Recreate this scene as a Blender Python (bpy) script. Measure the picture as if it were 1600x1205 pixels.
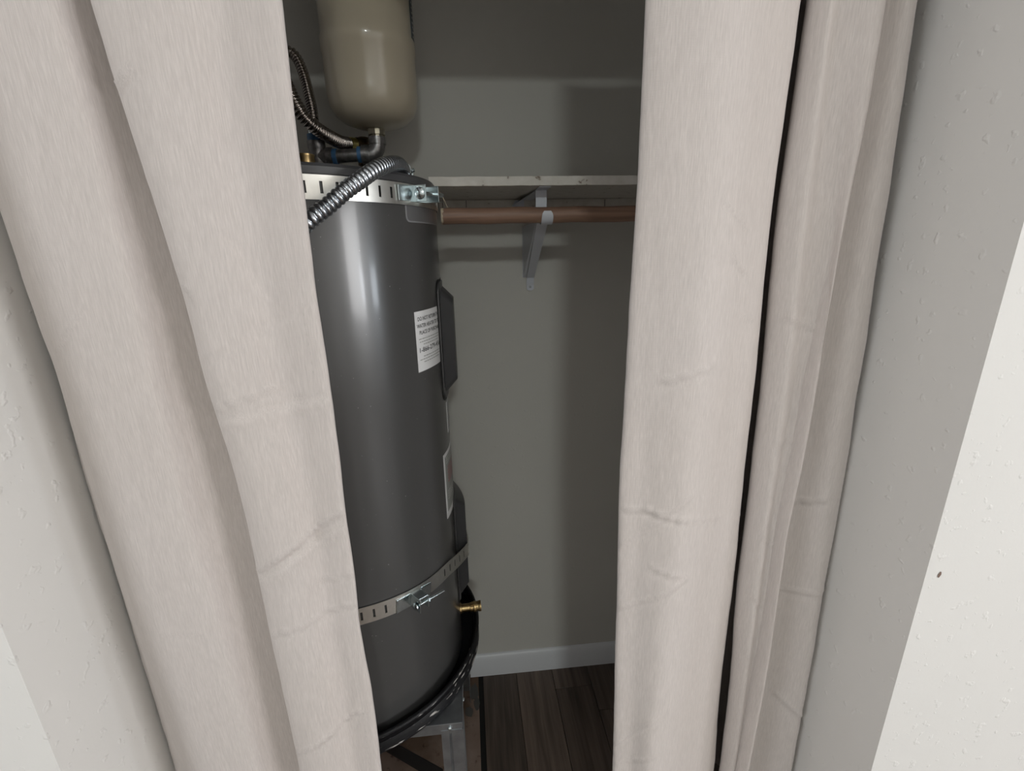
import bpy, bmesh, math, random
from mathutils import Vector, Matrix, noise
random.seed(7)
PI = math.pi
for o in list(bpy.data.objects):
    bpy.data.objects.remove(o)
SC = bpy.context.scene
COL = SC.collection

# ---------------------------------------------------------------- camera
cam = bpy.data.cameras.new('camera')
cam.sensor_width = 36.0
cam.lens = 725.0 / 1600.0 * 36.0
cam.clip_start = 0.02
co = bpy.data.objects.new('camera', cam)
COL.objects.link(co)
RX, UP, FW = ((0.995146309, -0.096426028, -0.019642938), (0.046216151, 0.281733615, 0.958378964), (0.086878601, 0.954635109, -0.284822607))
co.matrix_world = Matrix(((RX[0], UP[0], -FW[0], 0.0), (RX[1], UP[1], -FW[1], 0.0), (RX[2], UP[2], -FW[2], 1.375), (0, 0, 0, 1)))
SC.camera = co

# ---------------------------------------------------------------- world, lights, exposure
W = bpy.data.worlds.new('world')
SC.world = W
W.use_nodes = True
W.node_tree.nodes['Background'].inputs[0].default_value = (0.85, 0.92, 1.0, 1)
W.node_tree.nodes['Background'].inputs[1].default_value = 1.0
SC.view_settings.view_transform = 'Standard'
SC.view_settings.look = 'None'
SC.view_settings.gamma = 1.0
SC.view_settings.use_curve_mapping = False
SC.view_settings.exposure = -0.34

def area(name, loc, direction, sx, sy, power, col):
    l = bpy.data.lights.new(name, 'AREA')
    l.shape = 'RECTANGLE'
    l.size = sx
    l.size_y = sy
    l.energy = power
    l.color = col
    o = bpy.data.objects.new(name, l)
    COL.objects.link(o)
    o.location = loc
    o.rotation_euler = Vector(direction).to_track_quat('-Z', 'Z').to_euler()
    return o
# daylight through the tall narrow window in the right-hand room wall
area('window_daylight', (3.54, -0.48, 1.05), (-1, 0, 0), 0.36, 1.85, 64, (0.84, 0.92, 1.0))
# added fill at an unseen wide right-hand window, front light for the curtains
area('wide_fill_light', (3.56, -1.75, 1.25), (-1, 0, 0), 1.1, 1.65, 120, (0.99, 0.98, 0.98))
# added soft light at an unseen left-hand window, for shading the curtain folds
area('left_fill_light', (-2.36, -0.95, 1.42), (1, 0, 0), 1.1, 1.2, 26, (0.92, 0.96, 1.0))
# the room's ceiling lamp
area('ceiling_lamp_light', (0.13, -2.0, 2.385), (0, 0.25, -1), 0.26, 0.26, 36, (0.93, 1.0, 0.98))

# ---------------------------------------------------------------- materials
def nmat(name, col, rough=0.5, metal=0.0, **k):
    m = bpy.data.materials.new(name)
    m.use_nodes = True
    p = m.node_tree.nodes['Principled BSDF']
    p.inputs['Base Color'].default_value = (*col, 1)
    p.inputs['Roughness'].default_value = rough
    p.inputs['Metallic'].default_value = metal
    for a, v in k.items():
        p.inputs[a.replace('_', ' ')].default_value = v
    return m
class NT:
    def __init__(s, m):
        s.t = m.node_tree
        s.p = s.t.nodes['Principled BSDF']
        s.tc = s.t.nodes.new('ShaderNodeTexCoord')
    def n(s, typ, **k):
        nd = s.t.nodes.new(typ)
        for a, v in k.items():
            if a in nd.inputs:
                nd.inputs[a].default_value = v
            else:
                setattr(nd, a, v)
        return nd
    def l(s, a, b):
        s.t.links.new(a, b)
    def noise(s, scale, detail=3, sc=(1, 1, 1), rough=0.5):
        mp = s.n('ShaderNodeMapping')
        mp.inputs['Scale'].default_value = sc
        s.l(s.tc.outputs['Object'], mp.inputs['Vector'])
        t = s.n('ShaderNodeTexNoise')
        t.inputs['Scale'].default_value = scale
        t.inputs['Detail'].default_value = detail
        t.inputs['Roughness'].default_value = rough
        s.l(mp.outputs[0], t.inputs['Vector'])
        return t.outputs['Fac']
    def ramp(s, f, stops):
        r = s.n('ShaderNodeValToRGB')
        e = r.color_ramp.elements
        while len(e) < len(stops):
            e.new(0.5)
        for i, (p, c) in enumerate(stops):
            e[i].position = p
            e[i].color = (*c, 1) if len(c) == 3 else c
        s.l(f, r.inputs['Fac'])
        return r.outputs['Color']
    def mix(s, f, a, b, mode='MIX'):
        m = s.n('ShaderNodeMix', data_type='RGBA', blend_type=mode)
        if isinstance(f, float):
            m.inputs[0].default_value = f
        else:
            s.l(f, m.inputs[0])
        for i, v in ((6, a), (7, b)):
            if isinstance(v, tuple):
                m.inputs[i].default_value = (*v, 1)
            else:
                s.l(v, m.inputs[i])
        return m.outputs[2]
    def bump(s, h, strength, dist, prev=None):
        b = s.n('ShaderNodeBump')
        b.inputs['Strength'].default_value = strength
        b.inputs['Distance'].default_value = dist
        s.l(h, b.inputs['Height'])
        if prev is not None:
            s.l(prev, b.inputs['Normal'])
        return b.outputs['Normal']

def wall_mat(name, col, amp=1.0):
    m = nmat(name, col, 0.75)
    t = NT(m)
    a = t.noise(11, 3)
    blob = t.ramp(t.noise(62, 2), [(0.64, (0, 0, 0)), (0.74, (1, 1, 1))])
    fine = t.noise(260, 2)
    n1 = t.bump(a, 0.16 * amp, 0.004)
    n2 = t.bump(blob, 0.40 * amp, 0.0018, n1)
    n3 = t.bump(fine, 0.10 * amp, 0.0006, n2)
    t.l(n3, t.p.inputs['Normal'])
    c = t.ramp(t.noise(2.3, 3), [(0.3, tuple(v * 0.97 for v in col)), (0.7, tuple(min(1, v * 1.02) for v in col))])
    t.l(c, t.p.inputs['Base Color'])
    return m
M = {}
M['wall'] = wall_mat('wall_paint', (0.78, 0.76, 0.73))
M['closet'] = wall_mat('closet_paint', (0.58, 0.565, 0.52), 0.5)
M['ceil'] = wall_mat('ceiling_paint', (0.78, 0.77, 0.74))
M['trim'] = nmat('trim_paint', (0.70, 0.71, 0.73), 0.35)

def wood_mat(name, dark, light, rough=0.45, rnd=0.25, scale=1.0, ax=1):
    m = nmat(name, light, rough)
    t = NT(m)
    oi = t.n('ShaderNodeObjectInfo')
    cm = t.n('ShaderNodeCombineXYZ')
    mu = t.n('ShaderNodeMath', operation='MULTIPLY')
    mu.inputs[1].default_value = 37.0
    t.l(oi.outputs['Random'], mu.inputs[0])
    t.l(mu.outputs[0], cm.inputs[0])
    t.l(mu.outputs[0], cm.inputs[2])
    ad = t.n('ShaderNodeVectorMath', operation='ADD')
    t.l(t.tc.outputs['Object'], ad.inputs[0])
    t.l(cm.outputs[0], ad.inputs[1])
    mp = t.n('ShaderNodeMapping')
    s = [26.0 * scale] * 3
    s[ax] = 1.7 * scale
    mp.inputs['Scale'].default_value = s
    t.l(ad.outputs[0], mp.inputs['Vector'])
    nz = t.n('ShaderNodeTexNoise')
    nz.inputs['Scale'].default_value = 1.0
    nz.inputs['Detail'].default_value = 4
    nz.inputs['Distortion'].default_value = 1.4
    t.l(mp.outputs[0], nz.inputs['Vector'])
    mp2 = t.n('ShaderNodeMapping')
    s2 = [170.0 * scale] * 3
    s2[ax] = 5.0 * scale
    mp2.inputs['Scale'].default_value = s2
    t.l(ad.outputs[0], mp2.inputs['Vector'])
    nf = t.n('ShaderNodeTexNoise')
    nf.inputs['Detail'].default_value = 2
    nf.inputs['Scale'].default_value = 1.0
    t.l(mp2.outputs[0], nf.inputs['Vector'])
    c1 = t.ramp(nz.outputs['Fac'], [(0.25, dark), (0.72, light)])
    c2 = t.ramp(nf.outputs['Fac'], [(0.35, (0.80, 0.80, 0.80)), (0.6, (1.08, 1.08, 1.08))])
    c = t.mix(1.0, c1, c2, 'MULTIPLY')
    br = t.n('ShaderNodeMapRange')
    br.inputs['To Min'].default_value = 1.0 - rnd
    br.inputs['To Max'].default_value = 1.0 + rnd
    t.l(oi.outputs['Random'], br.inputs['Value'])
    hs = t.n('ShaderNodeHueSaturation')
    t.l(br.outputs[0], hs.inputs['Value'])
    t.l(c, hs.inputs['Color'])
    t.l(hs.outputs[0], t.p.inputs['Base Color'])
    t.l(t.bump(nf.outputs['Fac'], 0.25, 0.0006), t.p.inputs['Normal'])
    return m
M['plank'] = wood_mat('laminate_floor', (0.055, 0.040, 0.032), (0.150, 0.108, 0.085), 0.42)
M['rodwood'] = wood_mat('worn_wood_rod', (0.20, 0.115, 0.078), (0.35, 0.215, 0.150), 0.5, 0.05, 1.0, 0)
M['rodend'] = nmat('raw_cut_wood', (0.55, 0.46, 0.34), 0.8)
m = nmat('old_plywood', (0.24, 0.15, 0.10), 0.85)
t = NT(m)
c = t.ramp(t.noise(7, 5), [(0.36, (0.12, 0.075, 0.05)), (0.50, (0.21, 0.145, 0.112)), (0.68, (0.27, 0.20, 0.165))])
sp = t.ramp(t.noise(45, 3), [(0.62, (1, 1, 1)), (0.72, (0.5, 0.45, 0.42))])
t.l(t.mix(1.0, c, sp, 'MULTIPLY'), t.p.inputs['Base Color'])
t.l(t.bump(t.noise(60, 3), 0.4, 0.002), t.p.inputs['Normal'])
M['ply'] = m
m = nmat('adhesive_residue', (0.085, 0.08, 0.072), 0.9)
M['glue'] = m
M['dark'] = nmat('gap_shade_black', (0.012, 0.011, 0.010), 0.9)  # near-black slab colour stands in for shade down the floor gap

# linen-look curtain cloth
def cloth():
    m = nmat('greige_linen', (0.60, 0.55, 0.52), 0.85)
    t = NT(m)
    t.p.inputs['Sheen Weight'].default_value = 0.15
    warp = t.noise(1.0, 2, (900, 900, 35))
    weft = t.noise(1.0, 2, (60, 60, 1100))
    mel = t.noise(1.0, 3, (700, 700, 90))
    c = t.ramp(mel, [(0.30, (0.575, 0.520, 0.492)), (0.55, (0.60, 0.545, 0.516)), (0.75, (0.63, 0.577, 0.548))])
    c2 = t.ramp(warp, [(0.35, (0.93, 0.93, 0.93)), (0.65, (1.04, 1.04, 1.04))])
    big = t.ramp(t.noise(3.0, 2), [(0.3, (0.985, 0.98, 0.97)), (0.7, (1, 1, 1))])
    cc = t.mix(1.0, t.mix(1.0, c, c2, 'MULTIPLY'), big, 'MULTIPLY')
    t.l(cc, t.p.inputs['Base Color'])
    n1 = t.bump(warp, 0.25, 0.0006)
    n2 = t.bump(weft, 0.20, 0.0006, n1)
    t.l(n2, t.p.inputs['Normal'])
    return m
M['cloth'] = cloth()
M['thread'] = nmat('stitch_thread', (0.50, 0.46, 0.43), 0.8)

m = nmat('heater_enamel', (0.058, 0.057, 0.056), 0.28, 0.0, Coat_Weight=0.25, Coat_Roughness=0.10)
t = NT(m)
t.l(t.ramp(t.noise(260, 1), [(0.785, (0.058, 0.057, 0.056)), (0.80, (0.25, 0.25, 0.24))]), t.p.inputs['Base Color'])
t.l(t.bump(t.noise(4, 2), 0.08, 0.004), t.p.inputs['Normal'])
M['heater'] = m
M['panel'] = nmat('cover_plastic', (0.05, 0.05, 0.052), 0.4)
M['seam'] = nmat('seam_black', (0.006, 0.006, 0.006), 0.6)
M['plaque'] = nmat('grey_plaque', (0.11, 0.11, 0.112), 0.3)
M['plaquerim'] = nmat('grey_plaque_rim', (0.22, 0.22, 0.225), 0.4)
M['paper'] = nmat('label_paper', (0.66, 0.66, 0.66), 0.6)
M['ink'] = nmat('black_ink', (0.03, 0.03, 0.03), 0.6)
M['greyink'] = nmat('grey_print', (0.30, 0.31, 0.29), 0.6)
M['redink'] = nmat('red_print', (0.45, 0.10, 0.10), 0.6)
M['whiteink'] = nmat('pale_print', (0.62, 0.62, 0.60), 0.6)
def metal(name, col, rough, nz=40, amt=0.25, metalness=1.0, bumpd=0.0):
    m = nmat(name, col, rough, metalness)
    t = NT(m)
    f = t.noise(nz, 3)
    lo = tuple(v * (1 - amt) for v in col)
    t.l(t.ramp(f, [(0.35, lo), (0.65, col)]), t.p.inputs['Base Color'])
    if bumpd:
        t.l(t.bump(f, 0.3, bumpd), t.p.inputs['Normal'])
    return m
M['galv'] = metal('galvanised_steel', (0.40, 0.42, 0.44), 0.48, 25, 0.25)
M['strap'] = metal('strap_steel', (0.80, 0.79, 0.74), 0.33, 60, 0.1)
M['zinc'] = metal('zinc_plate', (0.66, 0.74, 0.76), 0.22, 60, 0.2)
M['conduit'] = metal('conduit_steel', (0.50, 0.53, 0.57), 0.26, 80, 0.15)
M['corr'] = metal('stainless_corrugated', (0.44, 0.40, 0.37), 0.22, 80, 0.15)
M['iron'] = metal('black_iron', (0.30, 0.29, 0.285), 0.36, 120, 0.4, 0.8, 0.0006)
M['brass'] = metal('brass', (0.46, 0.33, 0.16), 0.35, 70, 0.3)
M['rustbrass'] = metal('dark_tarnished_brass', (0.11, 0.075, 0.04), 0.5, 70, 0.5, 0.8)
M['goldring'] = metal('bright_brass_ring', (0.85, 0.75, 0.30), 0.25, 70, 0.2)
M['blue'] = nmat('blue_thread_sealant', (0.05, 0.14, 0.28), 0.5)
M['tank'] = nmat('almond_enamel', (0.52, 0.46, 0.35), 0.28, 0.0, Coat_Weight=0.5, Coat_Roughness=0.05)
M['tanklabel'] = nmat('dark_tank_label', (0.05, 0.06, 0.07), 0.45)
m = nmat('black_pan', (0.008, 0.008, 0.009), 0.42, Specular_IOR_Level=0.22)
t = NT(m)
f = t.noise(1.0, 4, (26, 26, 160))
t.l(t.ramp(f, [(0.60, (0.010, 0.010, 0.011)), (0.64, (0.42, 0.40, 0.38))]), t.p.inputs['Base Color'])
M['pan'] = m
M['panclean'] = nmat('black_pan_inner', (0.006, 0.006, 0.007), 0.5, Specular_IOR_Level=0.2)
M['black'] = nmat('black_painted_steel', (0.012, 0.013, 0.015), 0.5)
m = nmat('old_white_paint', (0.66, 0.63, 0.57), 0.55)
t = NT(m)
c = t.ramp(t.noise(55, 4), [(0.27, (0.20, 0.15, 0.11)), (0.33, (0.60, 0.57, 0.51)), (0.7, (0.68, 0.65, 0.60))])
t.l(c, t.p.inputs['Base Color'])
t.l(t.bump(t.noise(30, 3), 0.3, 0.002), t.p.inputs['Normal'])
M['shelf'] = m
m = nmat('cream_shelf_underside', (0.50, 0.44, 0.35), 0.7)
M['whitemetal'] = nmat('white_enamel_bracket', (0.62, 0.64, 0.69), 0.4)
M['hole'] = nmat('hole_black', (0.005, 0.005, 0.005), 0.9)
M['lamp'] = nmat('lamp_glass', (0.9, 0.9, 0.9), 0.4)
M['frame'] = nmat('window_frame_paint', (0.8, 0.8, 0.8), 0.4)
M['wire'] = nmat('pale_wire', (0.55, 0.48, 0.36), 0.5)

# ---------------------------------------------------------------- helpers
def obj(name, bm, m, parent=None, smooth=False, bevel=0.0, angle=35):
    me = bpy.data.meshes.new(name)
    bmesh.ops.recalc_face_normals(bm, faces=bm.faces)
    bm.to_mesh(me)
    bm.free()
    me.materials.append(m)
    o = bpy.data.objects.new(name, me)
    COL.objects.link(o)
    if parent is not None:
        o.parent = parent
        o.matrix_parent_inverse = Matrix.Translation(-WL(parent))
    if smooth:
        for p in me.polygons:
            p.use_smooth = True
        try:
            me.set_sharp_from_angle(angle=math.radians(angle))
        except Exception:
            pass
    if bevel:
        b = o.modifiers.new('bevel', 'BEVEL')
        b.width = bevel
        b.segments = 2
        b.limit_method = 'ANGLE'
        b.angle_limit = math.radians(40)
    return o
def WL(o):
    v = Vector(o.location)
    if o.parent is not None and o.type == 'EMPTY':
        v += WL(o.parent)
    return v if o.type == 'EMPTY' else Vector((0, 0, 0)) + (WL(o.parent) if o.parent else Vector((0, 0, 0)))
def sub(name, bm, m, par, root, **k):
    """sub-part: parented to a part mesh whose own origin is at the world origin"""
    o = obj(name, bm, m, None, **k)
    o.parent = par
    return o
def thing(name, label, cat, loc, group=None):
    o = bpy.data.objects.new(name, None)
    COL.objects.link(o)
    o.location = loc
    o.empty_display_size = 0.05
    o['label'] = label
    o['category'] = cat
    if group:
        o['group'] = group
    return o
def tag(o, label, cat, group=None):
    o['label'] = label
    o['category'] = cat
    if group:
        o['group'] = group
    return o
def struct(o):
    o['kind'] = 'structure'
    return o
def box(bm, a, b):
    vs = [bm.verts.new((x, y, z)) for x in (a[0], b[0]) for y in (a[1], b[1]) for z in (a[2], b[2])]
    for f in ((0, 1, 3, 2), (4, 6, 7, 5), (0, 4, 5, 1), (2, 3, 7, 6), (0, 2, 6, 4), (1, 5, 7, 3)):
        bm.faces.new([vs[i] for i in f])
    return vs
def bx(a, b):
    bm = bmesh.new()
    box(bm, a, b)
    return bm
def lathe(bm, prof, c=(0, 0, 0), n=64, axis=None):
    """prof = [(r, h)], revolved round axis (default z) through c"""
    R = Vector(axis or (0, 0, 1)).to_track_quat('Z', 'Y').to_matrix()
    rings = []
    for r, h in prof:
        if r < 1e-6:
            rings.append([bm.verts.new(Vector(c) + R @ Vector((0, 0, h)))])
        else:
            rings.append([bm.verts.new(Vector(c) + R @ Vector((r * math.cos(2 * PI * i / n), r * math.sin(2 * PI * i / n), h))) for i in range(n)])
    for A, B in zip(rings, rings[1:]):
        for i in range(n):
            j = (i + 1) % n
            if len(A) == 1 and len(B) == 1:
                continue
            if len(A) == 1:
                bm.faces.new((A[0], B[i], B[j]))
            elif len(B) == 1:
                bm.faces.new((A[i], A[j], B[0]))
            else:
                bm.faces.new((A[i], A[j], B[j], B[i]))
def lat(prof, c=(0, 0, 0), n=64, axis=None):
    bm = bmesh.new()
    lathe(bm, prof, c, n, axis)
    return bm
def rod(bm, a, b, r, n=16, r2=None):
    d = Vector(b) - Vector(a)
    L = d.length
    r2 = r if r2 is None else r2
    lathe(bm, [(0, 0), (r, 0), (r2, L), (0, L)], a, n, d)
def catmull(P, per=12):
    P = [Vector(p) for p in P]
    P = [P[0] * 2 - P[1]] + P + [P[-1] * 2 - P[-2]]
    out = []
    for i in range(1, len(P) - 2):
        for k in range(per):
            t = k / per
            a, b, c, d = P[i - 1:i + 3]
            out.append(0.5 * ((2 * b) + (c - a) * t + (2 * a - 5 * b + 4 * c - d) * t * t + (3 * b - a - 3 * c + d) * t ** 3))
    out.append(P[-2])
    return out
def tube(path, rf, n=14, step=None):
    """sweep with radius rf(s) along the path (points), caps closed"""
    bm = bmesh.new()
    pts = path
    if step:
        cum = [0]
        for a, b in zip(pts, pts[1:]):
            cum.append(cum[-1] + (b - a).length)
        N = max(2, int(cum[-1] / step))
        q = []
        j = 0
        for i in range(N + 1):
            s = cum[-1] * i / N
            while j < len(cum) - 2 and cum[j + 1] < s:
                j += 1
            t = (s - cum[j]) / max(1e-9, cum[j + 1] - cum[j])
            q.append(pts[j].lerp(pts[j + 1], t))
        pts = q
    T = (pts[1] - pts[0]).normalized()
    U = T.orthogonal().normalized()
    s = 0
    prev = None
    first = None
    for i, p in enumerate(pts):
        if i:
            s += (p - pts[i - 1]).length
        T2 = (pts[min(i + 1, len(pts) - 1)] - pts[max(i - 1, 0)]).normalized()
        U = (U - T2 * U.dot(T2)).normalized()
        V = T2.cross(U)
        r = rf(s)
        ring = [bm.verts.new(p + (U * math.cos(2 * PI * k / n) + V * math.sin(2 * PI * k / n)) * r) for k in range(n)]
        if prev:
            for k in range(n):
                bm.faces.new((prev[k], prev[(k + 1) % n], ring[(k + 1) % n], ring[k]))
        else:
            first = ring
        prev = ring
    bm.faces.new(first)
    bm.faces.new(prev)
    return bm

# ================================================================ THE SETTING
XL, XR = -0.587, 0.659          # alcove side walls
YF, YB = 0.52, 1.232            # front face of the alcove wall, alcove back wall
ZC = 2.44
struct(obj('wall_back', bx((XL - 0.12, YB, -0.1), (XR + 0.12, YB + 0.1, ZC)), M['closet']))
struct(obj('wall_left', bx((-2.3, YF, -0.1), (XL, YB, ZC)), M['wall']))
struct(obj('wall_right', bx((XR, YF, -0.1), (3.5, YB, ZC)), M['wall']))
struct(obj('wall_header', bx((XL, YF, 1.90), (XR, YF + 0.10, ZC)), M['wall']))
# the room behind the photographer
bm = bmesh.new()
for a, b in (((3.5, -3.0, 0), (3.6, -2.35, ZC)), ((3.5, -1.15, 0), (3.6, -0.72, ZC)), ((3.5, -0.24, 0), (3.6, YF, ZC)), ((3.5, -0.72, 0), (3.6, -0.24, 0.09)), ((3.5, -0.72, 2.02), (3.6, -0.24, ZC)),
             ((3.5, -2.35, 0), (3.6, -1.15, 0.40)), ((3.5, -2.35, 2.08), (3.6, -1.15, ZC))):
    box(bm, a, b)
struct(obj('wall_room_right', bm, M['wall']))
bm = bmesh.new()
for a, b in (((-2.4, -3.1, 0), (-2.3, -1.50, ZC)), ((-2.4, -0.40, 0), (-2.3, YF, ZC)), ((-2.4, -1.50, 0), (-2.3, -0.40, 0.82)), ((-2.4, -1.50, 2.02), (-2.3, -0.40, ZC))):
    box(bm, a, b)
struct(obj('wall_room_left', bm, M['wall']))
struct(obj('wall_room_rear', bx((-2.3, -3.1, 0), (3.6, -3.0, ZC)), M['wall']))
struct(obj('ceiling', bx((-2.4, -3.1, ZC), (3.6, YB + 0.1, ZC + 0.1)), M['ceil']))
for nm, a, b, ax in (('window_1', (3.505, -0.72, 0.09), (3.535, -0.24, 2.02), 1), ('added_window_2', (3.51, -2.35, 0.40), (3.545, -1.15, 2.08), 1), ('added_window_3', (-2.345, -1.5, 0.82), (-2.31, -0.4, 2.02), 1)):  # second and third frames are added, unseen, around the two fill lights
    bm = bmesh.new()
    w = 0.035
    for side in range(2):
        lo, hi = list(a), list(b)
        if side == 0:
            hi[ax] = lo[ax] + w
        else:
            lo[ax] = hi[ax] - w
        box(bm, lo, hi)
        lo, hi = list(a), list(b)
        if side == 0:
            hi[2] = lo[2] + w
        else:
            lo[2] = hi[2] - w
        box(bm, lo, hi)
    struct(obj(nm, bm, M['frame']))
# floor: slab with individually laid laminate planks inside and in front of the alcove
floor = struct(obj('floor', bx((-2.4, -3.1, -0.10), (3.6, YB + 0.1, -0.012)), M['dark']))
bm = bmesh.new()
box(bm, (-2.3, -3.0, -0.012), (3.5, -0.6, 0.0))
box(bm, (-2.3, -0.6, -0.012), (XL - 0.005, YF, 0.0))
box(bm, (XR + 0.06, -0.6, -0.012), (3.5, YF, 0.0))
sf = obj('laminate_sheet', bm, M['plank'], floor)
xs = [-0.586, -0.475, -0.355, -0.235, -0.115, -0.007, 0.105, 0.226, 0.346, 0.467, 0.588, 0.658]
joint = {5: [0.10, 0.98], 6: [0.62], 7: [0.32, 1.147], 8: [0.05, 1.06], 9: [0.40], 10: [0.75]}
for i in range(len(xs) - 1):
    x0, x1 = xs[i] + 0.0006, xs[i + 1] - 0.0006
    yend = YB if i >= 5 else YF - 0.02
    cuts = [-0.6] + joint.get(i, [0.0 + 0.09 * i]) + [yend]
    if i == 5:
        cuts = [-0.6, 0.10, yend]
    for y0, y1 in zip(cuts, cuts[1:]):
        bm = bx((x0, y0 + 0.0006, -0.012), (x1, y1 - 0.0006, 0.0))
        p = obj('floor_plank', bm, M['plank'], floor)
        p.modifiers.new('bevel', 'BEVEL').width = 0.0008
# bare plywood left under the heater, its cut edge a finger's width from the planks
ply = obj('subfloor_board', bx((XL, YF - 0.02, -0.012), (-0.0225, YB, -0.001)), M['ply'], floor)
ply['label'] = 'bare stained brown plywood left uncovered under the heater stand'
bm = bmesh.new()
random.seed(3)
for (cx_, cy_, rx, ry) in ((-0.036, 1.165, 0.013, 0.030), (-0.030, 1.125, 0.009, 0.020), (-0.055, 1.10, 0.012, 0.018)):
    n = 14
    vs = [bm.verts.new((cx_ + rx * math.cos(2 * PI * k / n) * random.uniform(0.75, 1.2), cy_ + ry * math.sin(2 * PI * k / n) * random.uniform(0.75, 1.2), 0.0)) for k in range(n)]
    bt = [bm.verts.new((v.co.x, v.co.y, -0.002)) for v in vs]
    bm.faces.new(vs)
    bm.faces.new(bt)
    for k in range(n):
        bm.faces.new((vs[k], vs[(k + 1) % n], bt[(k + 1) % n], bt[k]))
g = sub('adhesive_patch', bm, M['glue'], floor, None)
g['label'] = 'dark dried adhesive smeared on the bare board'
# baseboard with eased top
bm = bmesh.new()
prof = [(YB, 0.0), (YB - 0.013, 0.0), (YB - 0.013, 0.062), (YB - 0.010, 0.070), (YB - 0.0085, 0.076), (YB - 0.004, 0.081), (YB, 0.082)]
A = [bm.verts.new((-0.048, y, z)) for y, z in prof]
B = [bm.verts.new((XR, y, z)) for y, z in prof]
bm.faces.new(A)
bm.faces.new(B)
for k in range(len(prof)):
    k2 = (k + 1) % len(prof)
    bm.faces.new((A[k], A[k2], B[k2], B[k]))
struct(obj('baseboard_back', bm, M['trim'], smooth=True, angle=50))
# chip in the paint of the bright wall at the right
bm = bmesh.new()
n = 10
vs = [bm.verts.new((0.681 + 0.0022 * math.cos(2 * PI * k / n) + (0.001 if k < 5 else 0), YF - 0.0006, 0.895 + 0.0055 * math.sin(2 * PI * k / n))) for k in range(n)]
ce = bm.verts.new((0.681, YF - 0.0002, 0.895))
for k in range(n):
    bm.faces.new((vs[k], vs[(k + 1) % n], ce))
wr = bpy.data.objects['wall_right']
o = obj('paint_chip', bm, nmat('chip_brown', (0.20, 0.13, 0.10), 0.8))
o.parent = wr

# ================================================================ SHELF, ROD, BRACKET
sh = thing('wall_shelf', 'white painted wooden shelf board on the alcove back wall', 'shelf', (0.30, 1.09, 1.489))
bm = bmesh.new()
nx = 60
random.seed(5)
rows = []
for i in range(nx + 1):
    x = -0.063 + (XR + 0.063 - 0.001) * i / nx
    e = 0.0006 * noise.noise(Vector((x * 30, 0, 0)))
    e2 = 0.0008 * noise.noise(Vector((x * 40, 5, 0)))
    rows.append([bm.verts.new(v) for v in ((x, 0.955 + e, 1.4885 + e2), (x, 0.955 + e, 1.5055 + e), (x, 1.231, 1.5055), (x, 1.231, 1.4885))])
for a, b in zip(rows, rows[1:]):
    for k in range(4):
        bm.faces.new((a[k], a[(k + 1) % 4], b[(k + 1) % 4], b[k]))
bm.faces.new(rows[0])
bm.faces.new(rows[-1])
obj('board', bm, M['shelf'], sh, bevel=0.001)
cl = obj('cleat', bx((-0.058, 1.214, 1.438), (XR - 0.001, 1.2315, 1.488)), M['shelf'], sh, bevel=0.001)
cl['label'] = 'narrow white painted cleat screwed under the board'
for x, z0, z1 in ((0.007, 1.462, 1.487), (0.352, 1.466, 1.486), (-0.05, 1.45, 1.487)):
    sub('crack', bx((x, 1.2132, z0), (x + 0.0012, 1.2142, z1)), M['hole'], cl, sh)
cr = thing('closet_rod', 'worn brown wooden hanging rod below the white shelf', 'rod', (0.15, 0.985, 1.437))
bm = bmesh.new()
P = [Vector((-0.043 + (XR - 0.001 + 0.043) * i / 40, 0.985 + 0.0008 * math.sin(i * 0.6), 1.437 + 0.0006 * math.sin(i * 0.9))) for i in range(41)]
obj('rod_shaft', tube(P, lambda s: 0.0155 + 0.00025 * math.sin(s * 90), 24), M['rodwood'], cr, smooth=True)
bm = bmesh.new()
ring = []
for k in range(24):
    a = 2 * PI * k / 24
    e = random.uniform(0.0015, 0.006)
    ring.append((bm.verts.new((-0.0438, 0.985 + 0.0157 * math.cos(a), 1.437 + 0.0157 * math.sin(a))), bm.verts.new((-0.0438 + e, 0.985 + 0.0158 * math.cos(a), 1.437 + 0.0158 * math.sin(a)))))
for k in range(24):
    a, b = ring[k], ring[(k + 1) % 24]
    bm.faces.new((a[0], b[0], b[1], a[1]))
bm.faces.new([r[0] for r in ring])
o = obj('cut_end', bm, M['rodend'], cr)
o['label'] = 'pale splintered cut end of the rod'

br = thing('shelf_bracket', 'white metal shelf and rod bracket with diagonal strut under the shelf', 'bracket', (0.165, 1.2, 1.38))
xb = 0.160
w = 0.0115
# horizontal arm below the board with folded web
bm = bmesh.new()
box(bm, (xb - w, 0.962, 1.4862), (xb + w, 1.2135, 1.4882))
obj('arm', bm, M['whitemetal'], br, bevel=0.0006)
# hook cradle round the rod
bm = bmesh.new()
pts = []
for k in range(0, 15):
    a = math.radians(-100 - 140 * k / 14)          # from under the rod round its front
    pts.append((0.985 + 0.0172 * math.cos(a + PI * 0), 1.437 + 0.0172 * math.sin(a)))
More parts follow.
